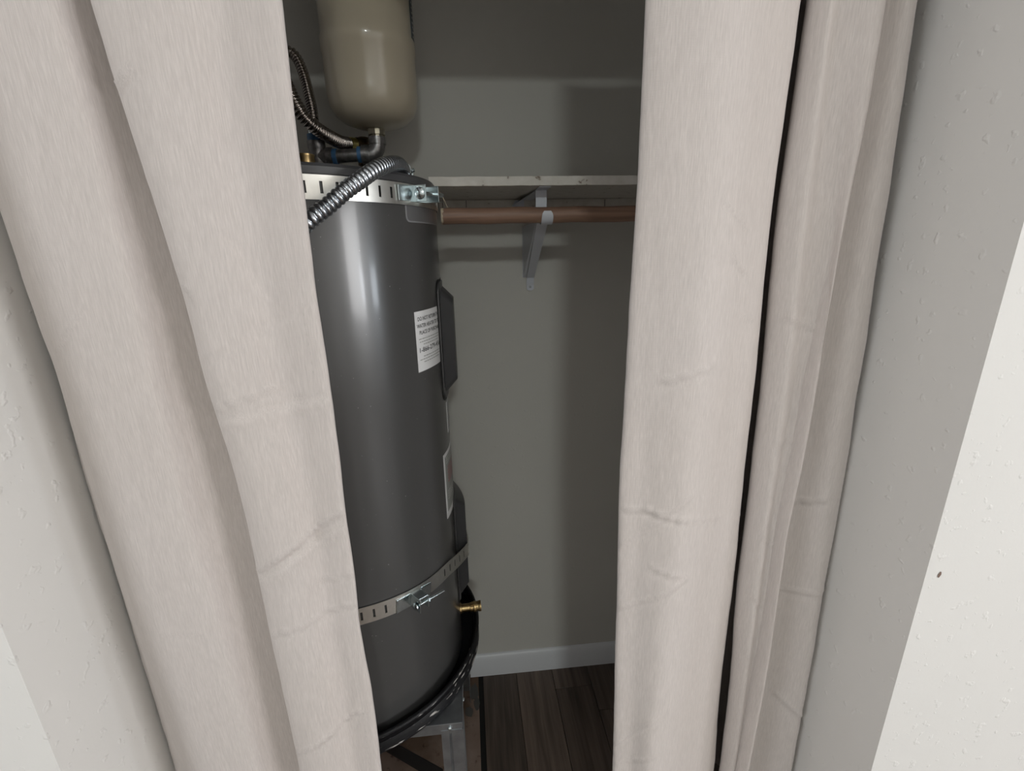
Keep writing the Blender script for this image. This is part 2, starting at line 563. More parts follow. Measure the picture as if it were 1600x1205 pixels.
# order: start behind, under, front, up
path = [(1.010, 1.4440)] + [(0.985 + 0.0170 * math.cos(math.radians(a)), 1.437 + 0.0170 * math.sin(math.radians(a))) for a in range(-20, -216, -14)]
wid = []
n = len(path)
for i, (y, z) in enumerate(path):
    ww = w * (1.0 if i < n - 4 else (1.0, 0.97, 0.85, 0.6)[i - (n - 4)])
    prev = path[max(0, i - 1)]
    nxt = path[min(n - 1, i + 1)]
    t_ = Vector((nxt[0] - prev[0], nxt[1] - prev[1])).normalized()
    nn = Vector((t_[1], -t_[0])) * 0.0016
    if (Vector((y, z)) + nn - Vector((0.985, 1.437))).length < (Vector((y, z)) - Vector((0.985, 1.437))).length:
        nn = -nn
    wid.append([bm.verts.new(v) for v in ((xb + 0.006 - ww, y, z), (xb + 0.006 + ww, y, z), (xb + 0.006 + ww, y + nn[0], z + nn[1]), (xb + 0.006 - ww, y + nn[0], z + nn[1]))])
for a, b in zip(wid, wid[1:]):
    for k in range(4):
        bm.faces.new((a[k], a[(k + 1) % 4], b[(k + 1) % 4], b[k]))
bm.faces.new(wid[0])
bm.faces.new(wid[-1])
obj('rod_hook', bm, M['whitemetal'], br, smooth=True, angle=50)
# upright riser joining arm and hook
obj('riser', bx((xb - w, 1.010, 1.444), (xb + w, 1.012, 1.4862)), M['whitemetal'], br, bevel=0.0005)
# diagonal strut from the hook to the wall
bm = bmesh.new()
def quadbar(bm, a, b, w0, w1, th):
    a = Vector(a)
    b = Vector(b)
    d = (b - a).normalized()
    sx = Vector((1, 0, 0))
    nn = d.cross(sx).normalized() * th
    v = [bm.verts.new(p) for p in (a - sx * w0, a + sx * w0, b + sx * w1, b - sx * w1, a - sx * w0 + nn, a + sx * w0 + nn, b + sx * w1 + nn, b - sx * w1 + nn)]
    for f in ((0, 1, 2, 3), (7, 6, 5, 4), (0, 4, 5, 1), (1, 5, 6, 2), (2, 6, 7, 3), (3, 7, 4, 0)):
        bm.faces.new([v[i] for i in f])
quadbar(bm, (xb, 0.999, 1.424), (0.165, 1.224, 1.300), 0.0115, 0.0095, 0.002)
quadbar(bm, (0.165, 1.224, 1.300), (0.165, 1.2295, 1.280), 0.0095, 0.0095, 0.002)
obj('strut', bm, M['whitemetal'], br)
# side flange: folded web along the strut
bm = bmesh.new()
v = [(xb - 0.0125, 1.000, 1.424), (xb - 0.0125, 1.224, 1.300), (xb - 0.0125, 1.231, 1.300), (xb - 0.0125, 1.231, 1.425)]
fl = []
for dx in (0, -0.0015):
    fl.append([bm.verts.new((p[0] + dx + (0.007 if i in (1,) else 0), p[1], p[2])) for i, p in enumerate(v)])
bm.faces.new(fl[0])
bm.faces.new(list(reversed(fl[1])))
for k in range(4):
    bm.faces.new((fl[0][k], fl[0][(k + 1) % 4], fl[1][(k + 1) % 4], fl[1][k]))
obj('side_web', bm, M['whitemetal'], br)
# wall plate with screw hole, foot with screw hole, triangular top gusset
n = 12
bm = bmesh.new()
ol = [(0.165 - 0.0095, 1.290), (0.165 - 0.0095, 1.272)] + [(0.165 - 0.0095 * math.cos(a), 1.272 - 0.006 * math.sin(a)) for a in [PI * k / 8 for k in range(1, 8)]] + [(0.165 + 0.0095, 1.272), (0.165 + 0.0095, 1.290)]
A = [bm.verts.new((x, 1.2285, z)) for x, z in ol]
B = [bm.verts.new((x, 1.2318, z)) for x, z in ol]
bm.faces.new(A)
bm.faces.new(B)
for k in range(len(ol)):
    k2 = (k + 1) % len(ol)
    bm.faces.new((A[k], A[k2], B[k2], B[k]))
ft = obj('foot', bm, M['whitemetal'], br)
sub('screw', lat([(0, 0), (0.0032, 0), (0.0025, 0.0012), (0, 0.0014)], (0.165, 1.2286, 1.2755), 12, (0, -1, 0)), M['galv'], ft, br)
bm = bmesh.new()
ol = [(0.118, 1.440), (0.118, 1.470), (0.128, 1.486), (0.1495, 1.486), (0.1495, 1.440)]
A = [bm.verts.new((x, 1.2115, z)) for x, z in ol]
B = [bm.verts.new((x, 1.2138, z)) for x, z in ol]
bm.faces.new(A)
bm.faces.new(B)
for k in range(len(ol)):
    k2 = (k + 1) % len(ol)
    bm.faces.new((A[k], A[k2], B[k2], B[k]))
# sloping fold from plate to arm
v = [bm.verts.new(p) for p in ((0.120, 1.2125, 1.4725), (0.1485, 1.030, 1.4868), (0.1485, 1.2125, 1.4868))]
bm.faces.new(v)
gs = obj('gusset_plate', bm, M['whitemetal'], br)
sub('screw_hole', lat([(0, 0), (0.003, 0), (0.003, 0.001), (0, 0.001)], (0.129, 1.2114, 1.458), 14, (0, -1, 0)), M['hole'], gs, br)

# thin wire curling from the shelf corner down behind the strap
o = obj('loose_wire', tube(catmull([(-0.050, 0.99, 1.4885), (-0.044, 0.99, 1.482), (-0.037, 0.992, 1.468), (-0.031, 0.995, 1.455), (-0.028, 0.986, 1.4525)], 8), lambda s: 0.0008, 8), M['wire'], None, smooth=True)
tag(o, 'thin pale wire curling from the shelf corner down to the wooden rod end', 'wire')

# ================================================================ WATER HEATER
HX, HY, HR = -0.306, 0.922, 0.255
def cp(az, z, r=HR):
    a = math.radians(az)
    return Vector((HX + r * math.cos(a), HY + r * math.sin(a), z))
ht = thing('water_heater', 'tall dark grey cylindrical water heater between the left curtain and back wall', 'water heater', (HX, HY, 0.467))
prof = [(0, 0.467), (0.250, 0.467), (HR, 0.472)] + [(HR, 0.50 + i * 0.095) for i in range(11)] + [(HR, 1.478)]
obj('tank_body', lat(prof, (HX, HY, 0), 144), M['heater'], ht, smooth=True)
obj('top_cap', lat([(HR - 0.002, 1.474), (HR + 0.0012, 1.475), (HR + 0.0012, 1.484), (HR - 0.002, 1.4885), (0.235, 1.490), (0.15, 1.497), (0, 1.500)], (HX, HY, 0), 144), M['panel'], ht, smooth=True)
def patch(az0, az1, z0, z1, r0, r1, ia=0.0, iz=0.0, na=16, nz=6, corner=0.0, c=(HX, HY)):
    """raised plate wrapped round a cylinder: outline at r0, top inset by (ia, iz) at r1"""
    bm = bmesh.new()
    def P(az, z, r):
        a = math.radians(az)
        return bm.verts.new((c[0] + r * math.cos(a), c[1] + r * math.sin(a), z))
    def outline(a0, a1, y0, y1, cr):
        pts = []
        deg = cr / HR * 180 / PI
        if cr <= 0:
            for i in range(na + 1):
                pts.append((a0 + (a1 - a0) * i / na, y0))
            for i in range(1, na + 1):
                pts.append((a1 + (a0 - a1) * i / na, y1))
            pts.pop()
            pts.append((a0, y1))
        else:
            for cxx, cyy, s in ((a0 + deg, y0 + cr, 180), (a1 - deg, y0 + cr, 270), (a1 - deg, y1 - cr, 0), (a0 + deg, y1 - cr, 90)):
                for q in range(5):
                    a = math.radians(s + 90 * q / 4)
                    pts.append((cxx + deg * math.cos(a), cyy + cr * math.sin(a)))
                if s in (180, 0):
                    nxt = {180: (a1 - deg, y0), 0: (a0 + deg, y1)}[s]
                    cur = pts[-1]
                    for q in range(1, na):
                        pts.append((cur[0] + (nxt[0] - cur[0]) * q / na, nxt[1]))
        return pts
    o0 = outline(az0, az1, z0, z1, corner)
    o1 = outline(az0 + ia, az1 - ia, z0 + iz, z1 - iz, corner)
    A = [P(a, z, r0) for a, z in o0]
    B = [P(a, z, r1) for a, z in o1]
    n = len(A)
    for k in range(n):
        bm.faces.new((A[k], A[(k + 1) % n], B[(k + 1) % n], B[k]))
    # fill the top: pair lower and upper rim points by sorting on azimuth
    lo = [(a, v) for (a, z), v in zip(o1, B) if z < (z0 + z1) / 2]
    hi = [(a, v) for (a, z), v in zip(o1, B) if z >= (z0 + z1) / 2]
    lo.sort(key=lambda t: t[0])
    hi.sort(key=lambda t: t[0])
    for (p, q), (r_, s_) in zip(zip(lo, lo[1:]), zip(hi, hi[1:])):
        bm.faces.new((p[1], q[1], s_[1], r_[1]))
    return bm
# access covers (the photo sees them edge on at the right)
for z0, z1, lab in ((1.090, 1.318, 'upper dark access cover'), (0.580, 0.858, 'lower dark access cover behind the strap')):
    a0 = -11.5 if z0 > 1 else -5.0
    cv = obj('access_cover', patch(a0, 38, z0, z1, HR - 0.001, HR + 0.0035, 0.5, 0.002, 16, corner=0.02), M['panel'], ht, smooth=True, angle=30)
    cv['label'] = lab
    sub('cover_bulge', patch(a0 + 2.5, 35.5, z0 + 0.012, z1 - 0.012, HR + 0.003, HR + 0.024, 3.0, 0.022, 16, corner=0.012), M['panel'], cv, ht, smooth=True, angle=25)
    sub('gap_seal', patch(a0 - 1.1, 39.1, z0 - 0.003, z1 + 0.003, HR - 0.001, HR + 0.0012, 0.0, 0.0, 16, corner=0.022), M['seam'], cv, ht)
# plaque under the top strap
pq = obj('plaque', patch(-32.3, 2, 1.4165, 1.46, HR - 0.001, HR + 0.0008, 0.1, 0.0005, 20, corner=0.008), M['plaquerim'], ht, smooth=True)
sub('plaque_face', patch(-31.7, 1.4, 1.419, 1.458, HR, HR + 0.0011, 0.0, 0.0, 20, corner=0.007), M['plaque'], pq, ht, smooth=True)

def text_cyl(name, lines, par, mat_, r):
    """printed lines on the cylinder: (text, azimuth centre, z centre, arc width, cap height)"""
    bm = bmesh.new()
    for body, azc, zc, wd, hh in lines:
        cu = bpy.data.curves.new('txt', 'FONT')
        cu.body = body
        cu.align_x = 'CENTER'
        cu.align_y = 'CENTER'
        cu.resolution_u = 3
        cu.offset = 0.012
        to = bpy.data.objects.new('txt', cu)
        COL.objects.link(to)
        bpy.context.view_layer.update()
        me = bpy.data.meshes.new_from_object(to.evaluated_get(bpy.context.evaluated_depsgraph_get()))
        X = [v.co.x for v in me.vertices]
        Y = [v.co.y for v in me.vertices]
        sx = wd / (max(X) - min(X))
        sy = hh / (max(Y) - min(Y))
        mx = (max(X) + min(X)) / 2
        my = (max(Y) + min(Y)) / 2
        base = len(bm.verts)
        vs = []
        for v in me.vertices:
            a = math.radians(azc) + (v.co.x - mx) * sx / HR
            vs.append(bm.verts.new((HX + r * math.cos(a), HY + r * math.sin(a), zc + (v.co.y - my) * sy)))
        for p in me.polygons:
            try:
                bm.faces.new([vs[i] for i in p.vertices])
            except ValueError:
                pass
        bpy.data.objects.remove(to)
        bpy.data.meshes.remove(me)
        bpy.data.curves.remove(cu)
    o = sub(name, bm, mat_, par, ht)
    o['kind'] = 'stuff'
    return o
def bars(items, r, th=0.0001):
    bm = bmesh.new()
    for a0, a1, z, h in items:
        n = max(1, int((a1 - a0) / 2))
        rows = [[bm.verts.new(cp(a0 + (a1 - a0) * i / n, z + s * h / 2, r)) for s in (-1, 1)] for i in range(n + 1)]
        for p, q in zip(rows, rows[1:]):
            bm.faces.new((p[0], q[0], q[1], p[1]))
    return bm
def words(rows, rnd):
    """unreadably small print as short word-length dashes"""
    out = []
    for azc, z, half, h in rows:
        a = azc - half
        while a < azc + half - 0.4:
            L = rnd.uniform(0.7, 1.9)
            out.append((a, min(a + L, azc + half), z, h))
            a += L + 0.32
    return out
st = obj('warning_sticker', patch(-32.0, -10.2, 1.171, 1.275, HR - 0.001, HR + 0.0006), M['paper'], ht, smooth=True)
st['label'] = 'white paper sticker with black notice and phone number'
DZ = -0.0006
text_cyl('lettering', [
    ('DO NOT RETURN THE', -21.0, 1.2620, 0.083, 0.0068),
    ('WATER HEATER TO THE', -21.0, 1.2500, 0.090, 0.0068),
    ('PLACE OF PURCHASE', -20.7, 1.2385, 0.080, 0.0068),
    ('1-866-279-4566', -20.7, 1.2085, 0.086, 0.0085)], st, M['ink'], HR + 0.0009)
rnd = random.Random(2)
sub('small_print', bars(words([(-21, 1.2275, 9.5, 0.0016), (-21, 1.2225, 9.0, 0.0016), (-21, 1.2175, 6.5, 0.0016), (-21, 1.1965, 7.0, 0.0016), (-21, 1.1915, 9.6, 0.0016), (-21, 1.1865, 7.0, 0.0016)], rnd), HR + 0.0009), M['greyink'], st, ht)['kind'] = 'stuff'
s2 = obj('rating_label', patch(-6.3, 14, 1.014, 1.079, HR - 0.001, HR + 0.0006), M['paper'], ht, smooth=True)
s2['label'] = 'small white rating label near the right edge'
sub('small_print', bars(words([(4, 1.074 - 0.0045 * i, 9.0, 0.0018) for i in range(13)], rnd), HR + 0.0009), M['greyink'], s2, ht)['kind'] = 'stuff'
s3 = obj('instruction_label', patch(-17.0, 16, 0.842, 0.984, HR - 0.001, HR + 0.0006), M['paper'], ht, smooth=True)
s3['label'] = 'large white bordered label with grey print panel'
sub('print_panel', patch(-15.7, 14.8, 0.856, 0.976, HR, HR + 0.0009), M['greyink'], s3, ht, smooth=True)
sub('red_print', bars(words([(-6, 0.950 - 0.0065 * i, 6.5, 0.0024) for i in range(6)], rnd), HR + 0.0011), M['redink'], s3, ht)['kind'] = 'stuff'
sub('pale_print', bars(words([(0, 0.972 - 0.0055 * i, 14.0, 0.0018) for i in range(3)] + [(0, 0.898 - 0.0055 * i, 14.0, 0.0018) for i in range(4)], rnd), HR + 0.0011), M['whiteink'], s3, ht)['kind'] = 'stuff'
# brass drain valve
dv = thing('drain_valve', '', '', (0, 0, 0))
for k_ in ('label', 'category'):
    del dv[k_]
bpy.data.objects.remove(dv)
dc = cp(1, 0.545, HR - 0.004)
dd = Vector((1, 0.10, -0.02)).normalized()
dv = obj('drain_valve', lat([(0, 0), (0.0125, 0), (0.0125, 0.006), (0.0095, 0.007), (0.0095, 0.026), (0.0105, 0.027), (0.0105, 0.034), (0.0125, 0.036), (0.0125, 0.041), (0.0115, 0.042), (0.0115, 0.0475), (0.0125, 0.049), (0.0125, 0.053), (0.008, 0.053), (0.007, 0.048), (0, 0.048)], dc, 24, dd), M['brass'], ht, smooth=True)
dv['label'] = 'brass hose drain valve'
bm = bmesh.new()
c0 = dc + dd * 0.031
lathe(bm, [(0, 0), (0.006, 0), (0.006, 0.012), (0.0045, 0.0125), (0.0045, 0.016), (0, 0.016)], c0, 14, (0.1, -0.35, 1))
sub('stem_knob', bm, M['brass'], dv, ht, smooth=True)

# ---------------------------------------------------------------- straps
def strap(name, label, zf, rf, az0, az1, phase, width, pitch, cat='strap', skip=()):
    tb = thing(name, label, cat, (HX, HY, zf(-40)))
    bm = bmesh.new()
    edges = []
    a = az0
    k = 0
    seq = []
    s = az0
    first = phase
    while first - pitch > az0:
        first -= pitch
    sl = []
    q = first
    while q < az1:
        sl.append(q)
        q += pitch
    cuts = [(az0, False)]
    for q in sl:
        if q - 0.45 > az0 and q + 0.45 < az1:
            cuts.append((q - 0.45, not any(u < q < v for u, v in skip)))
            cuts.append((q + 0.45, False))
    cuts.append((az1, False))
    zz = (-0.5, -0.29, -0.25, 0.25, 0.29, 0.5)
    prev = None
    cols = []
    for i, (ang, isslot) in enumerate(cuts):
        if i and ang - cuts[i - 1][0] > 2.0:
            n_ = int((ang - cuts[i - 1][0]) / 1.6)
            for u in range(1, n_):
                cols.append((cuts[i - 1][0] + (ang - cuts[i - 1][0]) * u / n_, False))
        cols.append((ang, isslot))
    V = [[bm.verts.new(cp(ang, zf(ang) + z * width, rf(ang))) for z in zz] for ang, _ in cols]
    for i in range(len(cols) - 1):
        for r in range(5):
            if cols[i][1] and r == 2:
                continue
            bm.faces.new((V[i][r], V[i + 1][r], V[i + 1][r + 1], V[i][r + 1]))
    b = obj('band', bm, M['strap'], tb, smooth=True, angle=60)
    sd = b.modifiers.new('solid', 'SOLIDIFY')
    sd.thickness = 0.0011
    sd.offset = 1
    es = b.modifiers.new('edges', 'EDGE_SPLIT')
    es.split_angle = math.radians(30)
    return tb
def zl_(a):
    if a < -68:
        return 0.765
    if a < -22:
        return 0.765 - 0.026 * (a + 68) / 46
    if a < 60:
        return 0.739 - 0.024 * min(1, (a + 22) / 24)
    return 0.715 + 0.05 * min(1, (a - 60) / 120)
def rl_(a):
    # lifts off the tank to pass over the lower access cover
    d = 0.0265
    if -30 < a < -1:
        t = (a + 30) / 29.0
        return HR + 0.0025 + (d - 0.0025) * t * t
    if -1 <= a <= 34:
        return HR + d
    if 34 < a < 62:
        t = (62 - a) / 28.0
        return HR + 0.0025 + (d - 0.0025) * t * t
    return HR + 0.0025
us = strap('upper_strap', 'slotted bright steel strap round the top of the water heater', lambda a: 1.4575, lambda a: HR + 0.0026, -160, 190, -67.6 + 0.1, 0.031, 4.72)
ls = strap('lower_strap', 'slotted steel strap slanting round the lower part of the water heater', zl_, rl_, -160, 190, -67.9, 0.034, 4.72, skip=((-56, -30),))
def tensioner(par, az, z, tilt, L):
    """zinc clamp: base plate, two folded lugs, carriage bolt and nut, running along the band"""
    c = cp(az, z, HR + 0.004)
    a = math.radians(az)
    rad = Vector((math.cos(a), math.sin(a), 0))
    tan = Vector((-math.sin(a), math.cos(a), 0))
    tan = (tan + Vector((0, 0, tilt))).normalized()
    up = rad.cross(tan) * 1.0
    if up.z < 0:
        up = -up
    def hull(bm, lo, hi):
        vs = [bm.verts.new(c + tan * x + rad * y + up * w_) for x in (lo[0], hi[0]) for y in (lo[1], hi[1]) for w_ in (lo[2], hi[2])]
        for f in ((0, 1, 3, 2), (4, 6, 7, 5), (0, 4, 5, 1), (2, 3, 7, 6), (0, 2, 6, 4), (1, 5, 7, 3)):
            bm.faces.new([vs[i] for i in f])
    return c, tan, rad, up, hull
# lower clamp
c, tn, rd, up, hull = tensioner(ls, -48.5, 0.751, -0.09, 1)
bm = bmesh.new()
hull(bm, (-0.026, -0.0012, -0.0135), (0.004, 0.0008, 0.0135))
obj('clamp_plate', bm, M['zinc'], ls, bevel=0.0005)
bm = bmesh.new()
hull(bm, (0.028, -0.0025, -0.0135), (0.052, -0.0005, 0.0135))
obj('clamp_plate', bm, M['zinc'], ls, bevel=0.0005)
bm = bmesh.new()
hull(bm, (0.004, 0.0, -0.0135), (0.0058, 0.030, 0.0135))
hull(bm, (0.004, 0.0, 0.0120), (0.024, 0.026, 0.0137))
obj('clamp_lug', bm, M['zinc'], ls, bevel=0.0006)
bm = bmesh.new()
hull(bm, (0.024, 0.004, -0.0120), (0.0258, 0.028, 0.0137))
obj('clamp_lug', bm, M['zinc'], ls, bevel=0.0006)
bm = bmesh.new()
b0 = c + rd * 0.019 - up * 0.004
rod(bm, b0 - tn * 0.002, b0 + tn * 0.068, 0.0026, 14)
lathe(bm, [(0, -0.004), (0.004, -0.0036), (0.0072, -0.0015), (0.0074, 0.0), (0, 0.0)], b0 + tn * 0.004 - tn * 0.002, 20, tn)
obj('carriage_bolt', bm, M['zinc'], ls, smooth=True)
obj('nut', lat([(0.0026, 0), (0.0056, 0), (0.0056, 0.005), (0.0026, 0.005)], b0 + tn * 0.0265, 6, tn), M['zinc'], ls)
# upper clamp
c, tn, rd, up, hull = tensioner(us, -30.0, 1.4595, 0.03, 1)
bm = bmesh.new()
hull(bm, (-0.030, -0.0005, -0.0115), (-0.001, 0.0015, 0.0115))
obj('clamp_plate', bm, M['zinc'], us, bevel=0.0005)
bm = bmesh.new()
hull(bm, (-0.001, -0.0025, -0.0125), (0.050, 0.0005, 0.0125))
obj('clamp_plate', bm, M['zinc'], us, bevel=0.0005)
bm = bmesh.new()
hull(bm, (0.008, 0.0, -0.0125), (0.0098, 0.024, 0.0125))
obj('clamp_lug', bm, M['zinc'], us, bevel=0.0006)
bm = bmesh.new()
hull(bm, (0.047, 0.0, -0.0125), (0.0488, 0.022, 0.0125))
hull(bm, (0.047, 0.0, -0.0125), (0.060, 0.022, -0.0112))
obj('clamp_lug', bm, M['zinc'], us, bevel=0.0006)
bm = bmesh.new()
b0 = c + rd * 0.013 + up * 0.0
rod(bm, b0 + tn * 0.008, b0 + tn * 0.072, 0.0034, 14)
lathe(bm, [(0, -0.0062), (0.005, -0.0054), (0.0090, -0.0020), (0.0095, 0.0), (0, 0.0)], b0 + tn * 0.008, 24, tn)
obj('carriage_bolt', bm, M['zinc'], us, smooth=True)
obj('nut', lat([(0.003, 0), (0.0068, 0), (0.0068, 0.007), (0.003, 0.007)], b0 + tn * 0.0485, 6, tn), M['zinc'], us)

# ---------------------------------------------------------------- drain pan and stand
PX, PY = -0.2965, 0.932
pn = thing('drain_pan', 'round black scuffed drain pan beneath the water heater', 'pan', (PX, PY, 0.4605))
obj('pan_dish', lat([(0, 0.4605), (0.270, 0.4605), (0.279, 0.466), (0.283, 0.505), (0.280, 0.505), (0.276, 0.4695), (0.268, 0.4665), (0, 0.4665)], (PX, PY, 0), 128), M['panclean'], pn, smooth=True, angle=60)
tp = []
for k in range(13):
    a = 2 * PI * k / 12
    tp.append((0.2835 + 0.0045 * math.cos(a), 0.507 + 0.0045 * math.sin(a)))
obj('rolled_rim', lat(tp, (PX, PY, 0), 128), M['pan'], pn, smooth=True, angle=80)
obj('lower_bead', lat([(0.270, 0.4615), (0.284, 0.4635), (0.287, 0.469), (0.2855, 0.480), (0.282, 0.488), (0.275, 0.488)], (PX, PY, 0), 128), M['pan'], pn, smooth=True)

sd_ = thing('heater_stand', 'galvanised steel stand with angle legs under the water heater', 'stand', (-0.30, 0.94, 0))
SX0, SX1, SY0, SY1, SZ = -0.560, -0.051, 0.712, 1.170, 0.460
obj('top_plate', bx((SX0, SY0, SZ - 0.0015), (SX1, SY1, SZ)), M['galv'], sd_)
bm = bmesh.new()
for a, b in (((SX0, SY0 - 0.0015, SZ - 0.026), (SX1, SY0, SZ)), ((SX0, SY1, SZ - 0.026), (SX1, SY1 + 0.0015, SZ)), ((SX0 - 0.0015, SY0, SZ - 0.026), (SX0, SY1, SZ)), ((SX1, SY0, SZ - 0.026), (SX1 + 0.0015, SY1, SZ))):
    box(bm, a, b)
obj('skirt', bm, M['galv'], sd_, bevel=0.0006)
for ix, iy in ((1, -1), (-1, -1), (-1, 1), (1, 1)):
    x = SX1 + 0.0018 if ix > 0 else SX0 - 0.0018
    y = SY0 - 0.0018 if iy < 0 else SY1 + 0.0018
    bm = bmesh.new()
    L = 0.044
    # flat flange, raised rib and side flange folded from one strip
    fo = [(0, 0), (-L * 0.52, 0), (-L * 0.56, 0.004), (-L * 0.62, 0.004), (-L * 0.66, 0), (-L, 0)]
    fo = [(x + ix * u, y - iy * v) for u, v in fo]
    fs = [(x, y), (x, y - iy * L * 0.5), (x, y - iy * L)]
    for line in (fo, fs):
        v0 = [bm.verts.new((p[0] - (0.0 if abs(p[0] - x) < 1e-6 else 0), p[1], 0.0)) for p in line]
        v1 = [bm.verts.new((p[0], p[1], SZ - 0.016)) for p in line]
        for k in range(len(line) - 1):
            bm.faces.new((v0[k], v0[k + 1], v1[k + 1], v1[k]))
    lg = obj('leg', bm, M['galv'], sd_)
    s_ = lg.modifiers.new('solid', 'SOLIDIFY')
    s_.thickness = 0.0015
    s_.offset = 0
    if ix > 0 and iy < 0:
        for q, (pp, ax) in enumerate((((x - L * 0.60, y - 0.0006, SZ - 0.011), (0, -1, 0)), ((x + 0.0008, 0.768, SZ - 0.009), (1, 0, 0)))):
            b_ = obj('screw', lat([(0.0042, -0.001), (0.0042, 0.0015), (0.0025, 0.003), (0, 0.0034)], pp, 8, ax), M['zinc'], sd_, smooth=True)
for a, b in (((-0.096, 0.742, 0.262), (-0.520, 1.155, 0.020)), ((-0.515, 0.742, 0.262), (-0.092, 1.155, 0.020))):
    bm = bmesh.new()
    a = Vector(a)
    b = Vector(b)
    if a.x < -0.3:
        continue
    d = (b - a).normalized()
    s1 = Vector((0, 0, 1)) - d * d.z
    s1.normalize()
    s2_ = d.cross(s1)
    vs = [bm.verts.new(p + s1 * u + s2_ * v) for p in (a, b) for u, v in ((-0.023, -0.001), (0.023, -0.001), (0.023, 0.001), (-0.023, 0.001))]
    for f in ((0, 1, 2, 3), (7, 6, 5, 4), (0, 4, 5, 1), (1, 5, 6, 2), (2, 6, 7, 3), (3, 7, 4, 0)):
        bm.faces.new([vs[i] for i in f])
    o = obj('cross_brace', bm, M['black'], sd_, bevel=0.0004)
    o['label'] = 'black diagonal cross brace'

# ================================================================ PIPEWORK
EX, EY = -0.165, 1.05
tk = thing('expansion_tank', 'cream enamel expansion tank standing on black pipe above the water heater', 'tank', (EX, EY, 1.606))
R_ = 0.0855
pr = [(0, 0.0), (0.018, 0.0), (0.040, 0.003), (0.060, 0.010), (0.075, 0.022), (0.0825, 0.036), (R_, 0.055), (R_, 0.122), (R_ + 0.0016, 0.124), (R_ + 0.0016, 0.146), (R_ - 0.0006, 0.150), (R_ - 0.0008, 0.285), (0.080, 0.305), (0.060, 0.322), (0.03, 0.330), (0, 0.332)]
obj('shell', lat(pr, (EX, EY, 1.606), 96), M['tank'], tk, smooth=True, angle=40)
o = obj('tank_label', patch(-12, 48, 1.722 + 0.02, 1.88, R_ - 0.002, R_ + 0.0008, c=(EX, EY)), M['tanklabel'], tk, smooth=True)
o['label'] = 'dark printed label on the right side'
bm = bmesh.new()
rr = random.Random(4)
for i in range(16):
    z = 1.75 + i * 0.0078
    a = -9.0
    while a < 44:
        L = rr.uniform(2, 7)
        v = [bm.verts.new((EX + (R_ + 0.0012) * math.cos(math.radians(q)), EY + (R_ + 0.0012) * math.sin(math.radians(q)), z + h)) for q, h in ((a, 0), (a + L, 0), (a + L, 0.0028), (a, 0.0028))]
        bm.faces.new(v)
        a += L + 2.5
sub('small_print', bm, M['whiteink'], o, tk)['kind'] = 'stuff'
obj('threaded_neck', lat([(0, -0.0135), (0.0125, -0.0135), (0.0125, -0.011), (0.0165, -0.011), (0.0165, -0.001), (0.0185, 0.0005), (0.0185, 0.006), (0, 0.006)], (EX, EY, 1.606), 12), metal('tarnished_neck', (0.50, 0.46, 0.36), 0.4), tk)

pf = thing('pipe_run', 'black iron pipe with tee and elbow linking expansion tank to heater top', 'pipe', (-0.29, 1.05, 1.50))
TX = -0.284
PZ = 1.5600
def elbow_pts():
    r = 0.020
    out = []
    for k in range(9):
        a = PI / 2 * k / 8
        out.append(Vector((EX - r + r * math.sin(a), EY, PZ + r - r * math.cos(a))))
    return out
obj('pipe', tube([Vector((TX + 0.02, EY, PZ - 0.004)), Vector((EX - 0.025, EY, PZ))], lambda s: 0.0123, 24), M['iron'], pf, smooth=True)
el = obj('elbow', tube(elbow_pts(), lambda s: 0.0156, 24), M['iron'], pf, smooth=True, angle=60)
bm = bmesh.new()
rod(bm, (EX - 0.032, EY, PZ), (EX - 0.017, EY, PZ), 0.0178, 24)
sub('elbow_collar', bm, M['iron'], el, pf, smooth=True)
bm = bmesh.new()
rod(bm, (EX, EY, PZ + 0.018), (EX, EY, PZ + 0.031), 0.0172, 24)
sub('elbow_collar', bm, M['iron'], el, pf, smooth=True)
te = obj('tee', lat([(0, 0), (0.0170, 0), (0.0170, 0.014), (0.0152, 0.017), (0.0152, 0.042), (0.0170, 0.045), (0.0170, 0.058), (0, 0.058)], (TX, EY, PZ - 0.034), 28), M['iron'], pf, smooth=True)
bm = bmesh.new()
lathe(bm, [(0, 0), (0.0148, 0), (0.0150, 0.016), (0.0170, 0.018), (0.0170, 0.030), (0, 0.030)], (TX, EY, PZ - 0.004), 24, (1, 0, 0.02))
sub('tee_branch', bm, M['iron'], te, pf, smooth=True)
for a, b, r in (((TX + 0.029, EY, PZ - 0.004), (TX + 0.038, EY, PZ - 0.004), 0.0152), ((EX - 0.040, EY, PZ), (EX - 0.032, EY, PZ), 0.0152), ((TX, EY, PZ + 0.022), (TX, EY, PZ + 0.036), 0.0155)):
    bm = bmesh.new()
    rod(bm, a, b, r, 20)
    o = obj('thread_sealant', bm, M['blue'], pf, smooth=True)
    o['label'] = 'smeared blue thread sealant at a joint'
rod_bm = bmesh.new()
rod(rod_bm, (TX, EY, 1.494), (TX, EY, PZ - 0.030), 0.0130, 20)
obj('nipple', rod_bm, M['iron'], pf, smooth=True)
o = obj('brass_union', lat([(0, 0), (0.0120, 0), (0.0135, 0.012), (0.0135, 0.020), (0.0170, 0.021), (0.0170, 0.038), (0.0175, 0.039), (0.0175, 0.042), (0.010, 0.043), (0, 0.043)], (-0.2800, 0.950, 1.5005), 20), M['brass'], pf, smooth=True)
o['label'] = 'golden brass union on the heater top'
bm = bmesh.new()
rod(bm, (TX - 0.003, EY, 1.594), (TX - 0.003, EY, 1.606), 0.0095, 14)
o = obj('hose_nut', bm, M['zinc'], pf, smooth=True)

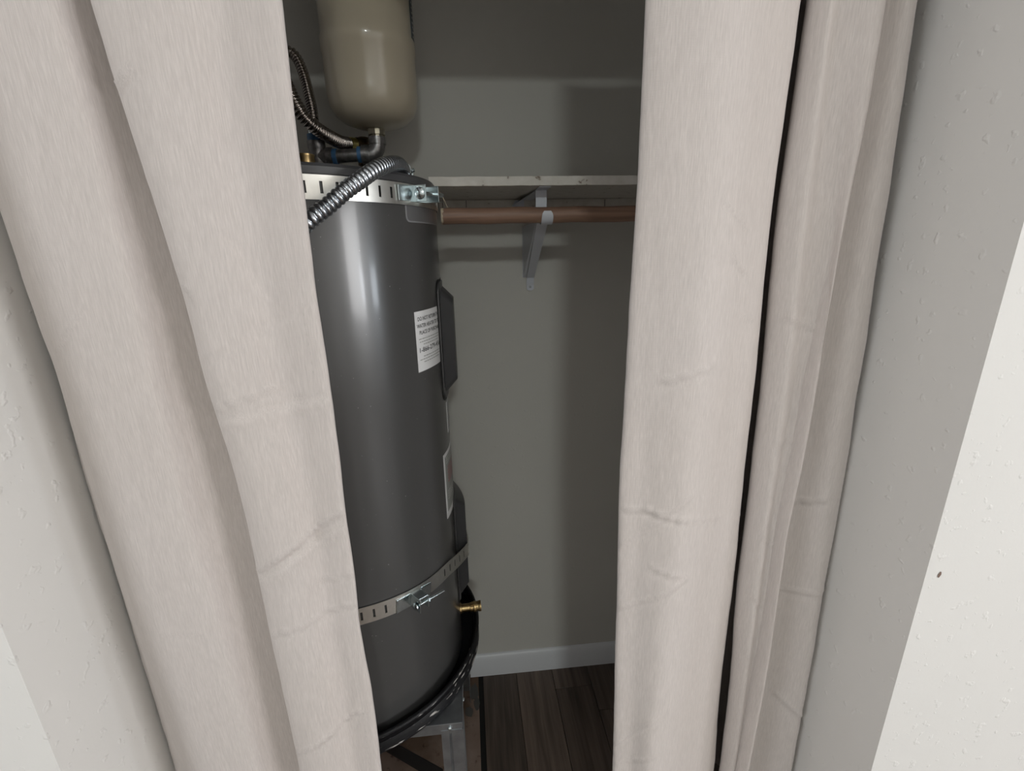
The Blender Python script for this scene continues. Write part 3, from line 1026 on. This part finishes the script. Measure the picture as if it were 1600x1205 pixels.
def corr(P, r, pitch, amp, n=14):
    pts = catmull(P, 16)
    def rf(s):
        return r + amp * math.sin(2 * PI * s / pitch)
    return tube(pts, rf, n, pitch / 8)
c1 = thing('corrugated_connector', 'looping stainless corrugated hose rising from the tee, the rear of two', 'hose', (-0.29, 1.05, 1.60), 'corrugated water connectors')
obj('hose', corr([(-0.40, 1.12, 1.66), (-0.392, 1.12, 1.70), (-0.380, 1.12, 1.725), (-0.364, 1.12, 1.748), (-0.345, 1.12, 1.760), (-0.329, 1.12, 1.759), (-0.317, 1.118, 1.744), (-0.307, 1.11, 1.714), (-0.297, 1.09, 1.674), (-0.289, 1.07, 1.635), (-0.287, 1.052, 1.600)], 0.0090, 0.0062, 0.0017), M['corr'], c1, smooth=True, angle=80)
c2 = thing('corrugated_connector', 'curving stainless corrugated hose in front of the tee, ending at a tarnished valve', 'hose', (-0.227, 1.09, 1.588), 'corrugated water connectors')
obj('hose', corr([(-0.375, 1.0, 1.80), (-0.351, 1.0, 1.745), (-0.330, 0.99, 1.711), (-0.313, 0.985, 1.682), (-0.302, 0.98, 1.656), (-0.293, 0.98, 1.633), (-0.282, 0.98, 1.612), (-0.268, 0.99, 1.597), (-0.253, 1.02, 1.588), (-0.240, 1.06, 1.585), (-0.226, 1.09, 1.587)], 0.0112, 0.0060, 0.0018), M['corr'], c2, smooth=True, angle=80)
bm = bmesh.new()
rod(bm, (-0.2275, 1.087, 1.587), (-0.218, 1.097, 1.588), 0.0128, 18)
obj('ferrule_ring', bm, M['goldring'], c2, smooth=True)
vv = thing('tarnished_valve', 'dark tarnished brass valve behind the black pipe, at the hose end', 'valve', (-0.20, 1.11, 1.50))
bm = bmesh.new()
lathe(bm, [(0, 0), (0.012, 0), (0.012, 0.055), (0.0155, 0.057), (0.0155, 0.098), (0.011, 0.101), (0.011, 0.110), (0, 0.110)], (-0.203, 1.112, 1.4935), 16)
rod(bm, (-0.217, 1.098, 1.588), (-0.200, 1.112, 1.590), 0.0135, 14)
obj('valve_body', bm, M['rustbrass'], vv, smooth=True)
bm = bmesh.new()
rod(bm, (-0.203, 1.112, 1.590), (-0.183, 1.100, 1.588), 0.010, 14)
lathe(bm, [(0, 0), (0.013, 0), (0.0145, 0.003), (0.013, 0.006), (0, 0.006)], (-0.186, 1.101, 1.588), 10, (0.9, -0.5, 0))
obj('valve_wheel', bm, M['rustbrass'], vv, smooth=True)

# flexible electrical conduit over the front rim
cd = thing('flexible_conduit', 'helical grey steel flexible conduit crossing in front of the upper strap', 'conduit', (-0.095, 0.845, 1.49))
CP = [(-0.262, 0.650, 1.352), (-0.245, 0.646, 1.368), (-0.2245, 0.643, 1.387), (-0.193, 0.640, 1.413), (-0.173, 0.650, 1.429), (-0.151, 0.659, 1.448), (-0.133, 0.673, 1.463), (-0.116, 0.700, 1.4800), (-0.103, 0.742, 1.4935), (-0.096, 0.790, 1.5010), (-0.0945, 0.83, 1.5015), (-0.0945, 0.852, 1.499)]
def conduit_r(s):
    u = (s / 0.0072) % 1.0
    return 0.0088 + 0.0024 * (math.sin(PI * u) ** 0.6)
obj('armour', tube(catmull(CP, 16), conduit_r, 18, 0.0009), M['conduit'], cd, smooth=True, angle=80)
cn = obj('clamp_connector', lat([(0, -0.006), (0.0122, -0.006), (0.0122, 0.004), (0.0140, 0.005), (0.0140, 0.012), (0.010, 0.013), (0.010, 0.018), (0, 0.018)], (-0.0942, 0.850, 1.4995), 18, (0.05, 0.9, -0.35)), M['zinc'], cd, smooth=True)
sub('clamp_screw', lat([(0, 0), (0.0035, 0), (0.0035, 0.004), (0, 0.005)], (-0.082, 0.853, 1.501), 10, (0.95, -0.1, 0.3)), M['zinc'], cn, cd)
bm = bmesh.new()
rod(bm, (-0.0940, 0.868, 1.487), (-0.0940, 0.868, 1.500), 0.0105, 16)
sub('elbow_base', bm, M['zinc'], cn, cd)

# ================================================================ CURTAINS
ZL=[0.03,0.3,0.42,0.52,0.62,0.72,0.82,0.92,1.02,1.12,1.22,1.32,1.42,1.52,1.62,1.9]
CURTAIN_LEFT=[[(-0.5668,0.71),(-0.5668,0.71),(-0.5668,0.71),(-0.5642,0.71),(-0.5601,0.71),(-0.5569,0.71),(-0.5552,0.71),(-0.5506,0.71),(-0.5435,0.71),(-0.5301,0.71),(-0.5226,0.71),(-0.5269,0.71),(-0.5218,0.71),(-0.5212,0.71),(-0.5211,0.71),(-0.5211,0.71)],[(-0.583,0.69),(-0.583,0.69),(-0.583,0.69),(-0.583,0.69),(-0.583,0.69),(-0.583,0.69),(-0.583,0.69),(-0.583,0.69),(-0.583,0.69),(-0.5801,0.69),(-0.5726,0.69),(-0.5769,0.69),(-0.5718,0.69),(-0.5712,0.69),(-0.5711,0.69),(-0.5711,0.69)],[(-0.57,0.672),(-0.57,0.672),(-0.57,0.672),(-0.5687,0.6724),(-0.5677,0.6728),(-0.5673,0.6732),(-0.5684,0.6736),(-0.5674,0.6741),(-0.5638,0.6745),(-0.5575,0.6749),(-0.5536,0.6754),(-0.5582,0.6758),(-0.5572,0.6762),(-0.5578,0.6766),(-0.5584,0.677),(-0.5584,0.677)],[(-0.5232,0.63),(-0.5232,0.63),(-0.5232,0.63),(-0.5232,0.6308),(-0.5253,0.6317),(-0.5276,0.6325),(-0.5317,0.6333),(-0.5341,0.6342),(-0.5342,0.635),(-0.535,0.6358),(-0.5346,0.6367),(-0.5396,0.6375),(-0.5425,0.6383),(-0.5445,0.6392),(-0.5457,0.64),(-0.5457,0.64)],[(-0.4581,0.59),(-0.4581,0.59),(-0.4581,0.59),(-0.4581,0.5905),(-0.4597,0.5911),(-0.4619,0.5916),(-0.4653,0.5921),(-0.4679,0.5927),(-0.4705,0.5932),(-0.47,0.5937),(-0.4713,0.5943),(-0.4726,0.5948),(-0.4755,0.5953),(-0.4776,0.5959),(-0.4804,0.5964),(-0.4821,0.5964)],[(-0.3786,0.59),(-0.3786,0.59),(-0.3786,0.59),(-0.3786,0.5902),(-0.3796,0.5903),(-0.3816,0.5905),(-0.3841,0.5907),(-0.387,0.5908),(-0.3926,0.591),(-0.3906,0.5912),(-0.3939,0.5913),(-0.3908,0.5915),(-0.3937,0.5917),(-0.3958,0.5918),(-0.4007,0.592),(-0.4043,0.592)],[(-0.3736,0.598),(-0.3736,0.598),(-0.3736,0.598),(-0.3736,0.5982),(-0.3746,0.5983),(-0.3766,0.5985),(-0.3791,0.5987),(-0.382,0.5988),(-0.3876,0.599),(-0.3856,0.5992),(-0.3889,0.5993),(-0.3858,0.5995),(-0.3887,0.5997),(-0.3908,0.5998),(-0.3957,0.6),(-0.3993,0.6)],[(-0.3619,0.6168),(-0.3619,0.6168),(-0.3619,0.6168),(-0.3619,0.6173),(-0.3627,0.6178),(-0.3645,0.6183),(-0.3668,0.6188),(-0.3693,0.6193),(-0.3737,0.6199),(-0.3736,0.6204),(-0.3785,0.6209),(-0.3773,0.6214),(-0.382,0.622),(-0.3865,0.6224),(-0.3925,0.623),(-0.397,0.623)],[(-0.3317,0.6305),(-0.3317,0.6305),(-0.3317,0.6305),(-0.3317,0.6317),(-0.3321,0.6328),(-0.3337,0.634),(-0.3358,0.6351),(-0.3374,0.6363),(-0.3397,0.6375),(-0.3429,0.6386),(-0.3508,0.6398),(-0.353,0.6409),(-0.3609,0.6421),(-0.3697,0.6432),(-0.3777,0.6444),(-0.3839,0.6444)],[(-0.3066,0.615),(-0.3066,0.615),(-0.3066,0.615),(-0.3066,0.6166),(-0.3068,0.6182),(-0.3082,0.6198),(-0.3101,0.6213),(-0.3112,0.6229),(-0.3121,0.6245),(-0.3175,0.6261),(-0.3273,0.6277),(-0.3318,0.6292),(-0.3418,0.6308),(-0.3535,0.6324),(-0.3628,0.634),(-0.3701,0.634)],[(-0.3116,0.585),(-0.3116,0.585),(-0.3116,0.585),(-0.3116,0.5866),(-0.3118,0.5882),(-0.3132,0.5898),(-0.3151,0.5913),(-0.3162,0.5929),(-0.3171,0.5945),(-0.3225,0.5961),(-0.3323,0.5977),(-0.3368,0.5992),(-0.3468,0.6008),(-0.3585,0.6024),(-0.3678,0.604),(-0.3751,0.604)],[(-0.2773,0.572),(-0.2773,0.572),(-0.2773,0.572),(-0.2773,0.5733),(-0.2779,0.5747),(-0.2794,0.576),(-0.2811,0.5773),(-0.2832,0.5787),(-0.2857,0.58),(-0.2958,0.5813),(-0.3103,0.5827),(-0.3156,0.584),(-0.3256,0.5853),(-0.3263,0.5867),(-0.3212,0.588),(-0.3175,0.588)],[(-0.2501,0.578),(-0.2501,0.578),(-0.2501,0.578),(-0.2501,0.5789),(-0.2498,0.5799),(-0.2509,0.5808),(-0.253,0.5817),(-0.2537,0.5827),(-0.2558,0.5836),(-0.2623,0.5845),(-0.2723,0.5855),(-0.2764,0.5864),(-0.2828,0.5873),(-0.2831,0.5883),(-0.2788,0.5892),(-0.2756,0.5892)],[(-0.2275,0.595),(-0.2275,0.595),(-0.2275,0.595),(-0.2275,0.5956),(-0.2264,0.5962),(-0.2271,0.5968),(-0.2295,0.5974),(-0.2292,0.598),(-0.2308,0.5986),(-0.2345,0.5992),(-0.2407,0.5998),(-0.2437,0.6004),(-0.2471,0.601),(-0.2471,0.6016),(-0.2435,0.6022),(-0.2407,0.6022)],[(-0.2049,0.592),(-0.2049,0.592),(-0.2049,0.592),(-0.2049,0.5923),(-0.203,0.5925),(-0.2033,0.5928),(-0.2061,0.5931),(-0.2046,0.5933),(-0.2059,0.5936),(-0.2066,0.5939),(-0.209,0.5941),(-0.211,0.5944),(-0.2114,0.5947),(-0.2111,0.5949),(-0.2082,0.5952),(-0.2058,0.5952)],[(-0.1868,0.592),(-0.1868,0.592),(-0.1868,0.592),(-0.1868,0.592),(-0.1843,0.592),(-0.1843,0.592),(-0.1873,0.592),(-0.185,0.592),(-0.1859,0.592),(-0.1843,0.592),(-0.1837,0.592),(-0.1848,0.592),(-0.1829,0.592),(-0.1823,0.592),(-0.1799,0.592),(-0.1779,0.592)],[(-0.1863,0.598),(-0.1863,0.598),(-0.1863,0.598),(-0.1863,0.598),(-0.1838,0.598),(-0.1838,0.598),(-0.1868,0.598),(-0.1845,0.598),(-0.1854,0.598),(-0.1838,0.598),(-0.1832,0.598),(-0.1843,0.598),(-0.1824,0.598),(-0.1818,0.598),(-0.1794,0.598),(-0.1774,0.598)],[(-0.2068,0.599),(-0.2068,0.599),(-0.2068,0.599),(-0.2068,0.599),(-0.2043,0.599),(-0.2043,0.599),(-0.2073,0.599),(-0.205,0.599),(-0.2059,0.599),(-0.2043,0.599),(-0.2037,0.599),(-0.2048,0.599),(-0.2029,0.599),(-0.2023,0.599),(-0.1999,0.599),(-0.1979,0.599)]]
CURTAIN_RIGHT=[[(0.2663,0.642),(0.2663,0.642),(0.2658,0.642),(0.2628,0.642),(0.2598,0.642),(0.2569,0.642),(0.2548,0.642),(0.252,0.642),(0.249,0.642),(0.2501,0.642),(0.2508,0.642),(0.2509,0.642),(0.2517,0.642),(0.2519,0.642),(0.2501,0.642),(0.2483,0.642)],[(0.2423,0.637),(0.2423,0.637),(0.2418,0.637),(0.2388,0.637),(0.2358,0.637),(0.2329,0.637),(0.2308,0.637),(0.228,0.637),(0.225,0.637),(0.2261,0.637),(0.2268,0.637),(0.2269,0.637),(0.2277,0.637),(0.2279,0.637),(0.2261,0.637),(0.2243,0.637)],[(0.2413,0.63),(0.2413,0.63),(0.2408,0.63),(0.2378,0.63),(0.2348,0.63),(0.2319,0.63),(0.2298,0.63),(0.227,0.63),(0.224,0.63),(0.2251,0.63),(0.2258,0.63),(0.2259,0.63),(0.2267,0.63),(0.2269,0.63),(0.2251,0.63),(0.2233,0.63)],[(0.27,0.622),(0.27,0.622),(0.2697,0.622),(0.2668,0.622),(0.2639,0.622),(0.261,0.622),(0.2586,0.622),(0.2561,0.622),(0.253,0.622),(0.2492,0.622),(0.2462,0.622),(0.2443,0.622),(0.2422,0.622),(0.2402,0.622),(0.2387,0.622),(0.237,0.622)],[(0.3013,0.606),(0.3013,0.606),(0.3013,0.606),(0.3016,0.6065),(0.3041,0.607),(0.3072,0.6075),(0.3115,0.608),(0.3155,0.6085),(0.3172,0.609),(0.318,0.6095),(0.3186,0.61),(0.3187,0.6105),(0.3179,0.611),(0.3131,0.6115),(0.3098,0.612),(0.3061,0.612)],[(0.3955,0.642),(0.3947,0.642),(0.391,0.642),(0.3888,0.6415),(0.3883,0.641),(0.3884,0.6405),(0.3893,0.64),(0.3894,0.6395),(0.3883,0.639),(0.3869,0.6385),(0.3851,0.638),(0.3829,0.6375),(0.3805,0.637),(0.3778,0.6365),(0.3761,0.636),(0.3731,0.636)],[(0.4614,0.6714),(0.46,0.6714),(0.4537,0.6714),(0.4498,0.6702),(0.4472,0.669),(0.4452,0.6678),(0.4438,0.6666),(0.4411,0.6654),(0.4382,0.6642),(0.435,0.663),(0.4316,0.6618),(0.4278,0.6606),(0.4244,0.6594),(0.423,0.6582),(0.4226,0.657),(0.42,0.657)],[(0.4897,0.69),(0.488,0.69),(0.4806,0.69),(0.476,0.6885),(0.4725,0.687),(0.4696,0.6855),(0.4671,0.684),(0.4633,0.6825),(0.4595,0.681),(0.4557,0.6795),(0.4516,0.678),(0.447,0.6765),(0.4432,0.675),(0.4424,0.6735),(0.4425,0.672),(0.4401,0.672)],[(0.4937,0.725),(0.492,0.725),(0.4846,0.725),(0.48,0.7235),(0.4765,0.722),(0.4736,0.7205),(0.4711,0.719),(0.4673,0.7175),(0.4635,0.716),(0.4597,0.7145),(0.4556,0.713),(0.451,0.7115),(0.4472,0.71),(0.4464,0.7085),(0.4465,0.707),(0.4441,0.707)],[(0.5347,0.82),(0.533,0.82),(0.5256,0.82),(0.521,0.8185),(0.5175,0.817),(0.5146,0.8155),(0.5121,0.814),(0.5083,0.8125),(0.5045,0.811),(0.5007,0.8095),(0.4966,0.808),(0.492,0.8065),(0.4882,0.805),(0.4874,0.8035),(0.4875,0.802),(0.4851,0.802)],[(0.5834,0.87),(0.5825,0.87),(0.5776,0.87),(0.5734,0.8692),(0.5692,0.8684),(0.5649,0.8675),(0.5624,0.8667),(0.5594,0.8658),(0.5556,0.865),(0.5529,0.8642),(0.5486,0.8634),(0.5433,0.8625),(0.5397,0.8616),(0.5401,0.8609),(0.5406,0.86),(0.5397,0.86)],[(0.622,0.83),(0.622,0.83),(0.6195,0.83),(0.6159,0.8298),(0.6109,0.8297),(0.6052,0.8295),(0.6027,0.8293),(0.6005,0.8292),(0.5966,0.829),(0.5951,0.8288),(0.5906,0.8287),(0.5846,0.8285),(0.5813,0.8283),(0.5827,0.8282),(0.5837,0.828),(0.5843,0.828)],[(0.537,0.73),(0.537,0.73),(0.5345,0.73),(0.5309,0.7298),(0.5259,0.7297),(0.5202,0.7295),(0.5177,0.7293),(0.5155,0.7292),(0.5116,0.729),(0.5101,0.7288),(0.5056,0.7287),(0.4996,0.7285),(0.4963,0.7283),(0.4977,0.7282),(0.4987,0.728),(0.4993,0.728)],[(0.497,0.68),(0.497,0.68),(0.4945,0.68),(0.4909,0.6798),(0.4859,0.6797),(0.4802,0.6795),(0.4777,0.6793),(0.4755,0.6792),(0.4716,0.679),(0.4701,0.6788),(0.4656,0.6787),(0.4596,0.6785),(0.4563,0.6783),(0.4577,0.6782),(0.4587,0.678),(0.4593,0.678)],[(0.5054,0.6524),(0.5054,0.6524),(0.5043,0.6524),(0.5024,0.6525),(0.4992,0.6526),(0.4947,0.6526),(0.4924,0.6527),(0.4906,0.6528),(0.4894,0.6529),(0.489,0.653),(0.4856,0.6531),(0.4803,0.6532),(0.4764,0.6532),(0.475,0.6533),(0.4723,0.6534),(0.4688,0.6534)],[(0.5151,0.6572),(0.5151,0.6572),(0.5158,0.6572),(0.5157,0.6576),(0.5147,0.6579),(0.5117,0.6583),(0.5095,0.6587),(0.5082,0.6591),(0.5101,0.6594),(0.5111,0.6598),(0.5089,0.6602),(0.5045,0.6606),(0.4999,0.661),(0.4953,0.6613),(0.4881,0.6617),(0.4798,0.6617)],[(0.5249,0.648),(0.5249,0.648),(0.5273,0.648),(0.5291,0.6487),(0.5302,0.6493),(0.5286,0.65),(0.5267,0.6507),(0.5258,0.6513),(0.5308,0.652),(0.5332,0.6527),(0.5322,0.6533),(0.5286,0.654),(0.5234,0.6547),(0.5155,0.6553),(0.504,0.656),(0.4909,0.656)],[(0.5211,0.6312),(0.5211,0.6312),(0.5232,0.6312),(0.5252,0.6322),(0.5263,0.6332),(0.5251,0.6343),(0.5235,0.6353),(0.5227,0.6362),(0.5279,0.6373),(0.53,0.6383),(0.53,0.6393),(0.5295,0.6404),(0.5296,0.6414),(0.5289,0.6424),(0.5248,0.6434),(0.5169,0.6434)],[(0.5186,0.63),(0.5186,0.63),(0.5204,0.63),(0.5226,0.6312),(0.5237,0.6325),(0.5228,0.6338),(0.5214,0.635),(0.5207,0.6362),(0.526,0.6375),(0.5278,0.6387),(0.5286,0.64),(0.5301,0.6413),(0.5337,0.6425),(0.5378,0.6438),(0.5386,0.645),(0.5343,0.645)],[(0.5146,0.67),(0.5146,0.67),(0.5164,0.67),(0.5186,0.6712),(0.5197,0.6725),(0.5188,0.6738),(0.5174,0.675),(0.5167,0.6762),(0.522,0.6775),(0.5238,0.6787),(0.5246,0.68),(0.5261,0.6813),(0.5297,0.6825),(0.5338,0.6838),(0.5346,0.685),(0.5303,0.685)],[(0.5659,0.6825),(0.5654,0.6825),(0.5655,0.6825),(0.5664,0.6838),(0.5659,0.6852),(0.5631,0.6866),(0.5598,0.6879),(0.557,0.6892),(0.5587,0.6906),(0.558,0.692),(0.5582,0.6933),(0.558,0.6947),(0.5603,0.696),(0.5621,0.6974),(0.5617,0.6988),(0.5545,0.6988)],[(0.6417,0.6585),(0.6403,0.6585),(0.6377,0.6585),(0.6365,0.66),(0.6335,0.6615),(0.6276,0.6631),(0.6213,0.6646),(0.6151,0.6661),(0.611,0.6676),(0.6063,0.6691),(0.6056,0.6706),(0.6026,0.6722),(0.6029,0.6737),(0.601,0.6752),(0.5987,0.6768),(0.5868,0.6768)],[(0.654,0.68),(0.654,0.68),(0.654,0.68),(0.654,0.6817),(0.654,0.6833),(0.654,0.685),(0.654,0.6867),(0.654,0.6883),(0.654,0.69),(0.6486,0.6917),(0.6471,0.6933),(0.6417,0.695),(0.6401,0.6967),(0.635,0.6983),(0.631,0.7),(0.6151,0.7)],[(0.65,0.7),(0.65,0.7),(0.65,0.7),(0.65,0.7017),(0.65,0.7033),(0.65,0.705),(0.65,0.7067),(0.65,0.7083),(0.6488,0.71),(0.6406,0.7117),(0.6391,0.7133),(0.6337,0.715),(0.6321,0.7167),(0.627,0.7183),(0.623,0.72),(0.6071,0.72)]]
CREASE_LEFT=[(-0.333,1.186,-0.251,1.209,0.004,0.006),(-0.335,1.171,-0.194,1.194,-0.003,0.01),(-0.312,0.945,-0.195,1.022,0.005,0.007),(-0.313,0.932,-0.192,1.006,-0.004,0.009),(-0.241,0.912,-0.188,0.92,0.003,0.006),(-0.319,0.833,-0.194,0.868,0.0035,0.007),(-0.326,0.591,-0.208,0.657,0.004,0.007),(-0.31,0.556,-0.217,0.518,0.003,0.008),(-0.498,0.845,-0.411,0.847,0.002,0.004),(-0.343,1.354,-0.324,1.333,0.004,0.005),(-0.271,1.394,-0.247,1.336,-0.0015,0.014),(-0.504,1.265,-0.452,1.311,0.002,0.008),(-0.364,1.543,-0.345,1.556,0.006,0.008),(-0.35,1.452,-0.352,1.403,0.004,0.01),(-0.347,1.176,-0.336,1.148,0.004,0.008),(-0.335,1.031,-0.323,1.007,0.004,0.008),(-0.325,1.245,-0.212,1.307,-0.0012,0.02)]
CREASE_RIGHT=[(0.224,0.978,0.27,0.972,0.004,0.006),(0.27,0.974,0.325,0.955,0.005,0.006),(0.339,0.954,0.407,0.931,0.003,0.005),(0.459,0.915,0.514,0.865,0.003,0.005),(0.532,0.919,0.611,0.941,0.005,0.008),(0.448,0.821,0.51,0.733,0.003,0.006),(0.229,0.91,0.32,0.991,0.003,0.012),(0.241,0.789,0.327,0.839,0.003,0.01),(0.286,0.868,0.326,0.852,0.003,0.007),(0.343,1.424,0.386,1.395,0.003,0.006),(0.364,1.358,0.394,1.333,0.003,0.006),(0.278,1.189,0.335,1.203,0.004,0.009),(0.493,1.058,0.555,1.07,0.002,0.01),(0.555,0.742,0.634,0.743,0.004,0.009),(0.405,1.273,0.42,1.268,0.002,0.01),(0.241,0.473,0.299,0.544,0.003,0.01),(0.247,0.422,0.304,0.455,0.003,0.009),(0.479,1.266,0.522,1.251,0.003,0.008),(0.596,0.486,0.66,0.426,0.003,0.01)]

def seg_d(x, z, s):
    ax, az, bx_, bz, amp, wd = s
    dx, dz = bx_ - ax, bz - az
    L2 = dx * dx + dz * dz
    t = ((x - ax) * dx + (z - az) * dz) / L2
    tc = max(0.0, min(1.0, t))
    px, pz = ax + dx * tc, az + dz * tc
    L = math.sqrt(L2)
    perp = ((x - ax) * dz - (z - az) * dx) / L
    ex = max(0.0, -t, t - 1) * L
    fade = math.exp(-(ex / (wd * 1.6)) ** 2)
    # sharp ridge with a softer hollow beneath
    return amp * fade * (math.exp(-(perp / (wd * 0.35)) ** 2) - 0.45 * math.exp(-((perp - wd * 0.8) / (wd * 0.8)) ** 2))
def curtain(name, label, KEYS, CREASE, seed):
    nk = len(KEYS)
    zs = []
    z = 0.03
    NZ = 300
    zs = [0.03 + (1.861 - 0.03) * i / NZ for i in range(NZ + 1)]
    def kat(k, z):
        K = KEYS[k]
        if z <= ZL[0]:
            return Vector(K[0])
        for i in range(len(ZL) - 1):
            if z <= ZL[i + 1]:
                t = (z - ZL[i]) / (ZL[i + 1] - ZL[i])
                t0, t1 = Vector(K[max(0, i - 1)]), Vector(K[min(len(ZL) - 1, i + 2)])
                a, b = Vector(K[i]), Vector(K[i + 1])
                m0 = (b - t0) * 0.5
                m1 = (t1 - a) * 0.5
                h = t * t * (3 - 2 * t)
                return a.lerp(b, 0.5 * t + 0.5 * h) if i in (0, len(ZL) - 2) else ((2 * t ** 3 - 3 * t * t + 1) * a + (t ** 3 - 2 * t * t + t) * m0 + (-2 * t ** 3 + 3 * t * t) * b + (t ** 3 - t * t) * m1)
        return Vector(K[-1])
    # columns: sample count per span by mean length
    cnt = []
    for k in range(nk - 1):
        L = (kat(k, 1.0) - kat(k + 1, 1.0)).length
        cnt.append(max(3, int(L / 0.0030)))
    bm = bmesh.new()
    V = []
    for z in zs:
        P = [kat(k, z) for k in range(nk)]
        row = []
        for k in range(nk - 1):
            a = P[k - 1] if k else P[0] * 2 - P[1]
            b, c = P[k], P[k + 1]
            d = P[k + 2] if k + 2 < nk else P[-1] * 2 - P[-2]
            lab, lbc, lcd = (a - b).length ** 0.5 + 1e-5, (b - c).length ** 0.5 + 1e-5, (c - d).length ** 0.5 + 1e-5
            m1 = ((b - a) / lab - (c - a) / (lab + lbc) + (c - b) / lbc) * lbc
            m2 = ((c - b) / lbc - (d - b) / (lbc + lcd) + (d - c) / lcd) * lbc
            for q in range(cnt[k] + (1 if k == nk - 2 else 0)):
                t = q / cnt[k]
                row.append((2 * t ** 3 - 3 * t * t + 1) * b + (t ** 3 - 2 * t * t + t) * m1 + (-2 * t ** 3 + 3 * t * t) * c + (t ** 3 - t * t) * m2)
        vr = []
        for i, p in enumerate(row):
            q0, q1 = row[max(0, i - 1)], row[min(len(row) - 1, i + 1)]
            tt = (q1 - q0)
            nrm = Vector((tt[1], -tt[0]))
            if nrm.length > 1e-7:
                nrm.normalize()
            w_ = 0.0
            wt = max(0.0, min(1.0, (-nrm[1] - 0.6) / 0.3))
            if wt > 0:
                for s in CREASE:
                    w_ += wt * seg_d(p[0], z, s)
            w_ += 0.0016 * noise.noise(Vector((p[0] * 14 + seed, z * 4.0, seed))) + 0.0007 * noise.noise(Vector((p[0] * 50, z * 22, seed + 9)))
            vr.append(bm.verts.new((min(max(p[0] + nrm[0] * w_, XL + 0.002), XR - 0.002), p[1] + nrm[1] * w_, z)))
        V.append(vr)
    for A, B in zip(V, V[1:]):
        for i in range(len(A) - 1):
            bm.faces.new((A[i], A[i + 1], B[i + 1], B[i]))
    root = thing(name, label, 'curtain', ((V[0][0].co.x + V[0][-1].co.x) / 2, 0.66, 0.03))
    rows = [[v.co.copy() for v in r] for r in V]
    o = obj('panel', bm, M['cloth'], root, smooth=True, angle=180)
    s = o.modifiers.new('solid', 'SOLIDIFY')
    s.thickness = 0.0012
    s.offset = 0
    return root, o, rows
lc, lp, lrows = curtain('curtain', 'left greige linen-look curtain hanging in front of the water heater', CURTAIN_LEFT, CREASE_LEFT, 3.1)
rc, rp, rrows = curtain('curtain', 'right greige linen-look curtain in deep folds beside the grey side wall', CURTAIN_RIGHT, CREASE_RIGHT, 8.7)
def stitches(rows, xoff, par, sgn):
    bm = bmesh.new()
    for i in range(4, len(rows) - 2, 1):
        if i % 2:
            continue
        r = rows[i]
        r2 = rows[i + 1]
        # front-most point at the given distance from the free edge
        edge = max(r, key=lambda p: p.x) if sgn > 0 else min(r, key=lambda p: p.x)
        tgt = edge.x - sgn * xoff
        p = min((q for q in r if q.y < 0.66), key=lambda q: abs(q.x - tgt))
        q2 = min((q for q in r2 if q.y < 0.66), key=lambda q: abs(q.x - tgt))
        a = p + Vector((0, -0.0007, 0))
        b = p.lerp(q2, 0.62) + Vector((0, -0.0007, 0))
        vs = [bm.verts.new(v) for v in (a + Vector((-0.0003, -0.0001, 0)), a + Vector((0.0003, -0.0001, 0)), b + Vector((0.0003, -0.0001, 0)), b + Vector((-0.0003, -0.0001, 0)))]
        bm.faces.new(vs)
    o = sub('hem_stitching', bm, M['thread'], par, None)
    o['kind'] = 'stuff'
    o['label'] = 'row of small hem stitches near the inner edge'
stitches(lrows, 0.017, lp, 1)
rodo = thing('curtain_rod', 'slim white curtain rod that both greige curtains hang from', 'rod', (0.036, 0.66, 1.88))
bm = bmesh.new()
rod(bm, (XL, 0.655, 1.873), (XR, 0.655, 1.873), 0.011, 20)
obj('rod_tube', bm, M['whitemetal'], rodo, smooth=True)
# room ceiling lamp
lm = thing('ceiling_lamp', 'square flush white ceiling lamp in the room behind the camera', 'lamp', (0.13, -2.0, ZC))
obj('lamp_base', bx((-0.04, -2.17, ZC - 0.04), (0.30, -1.83, ZC)), M['frame'], lm, bevel=0.005)
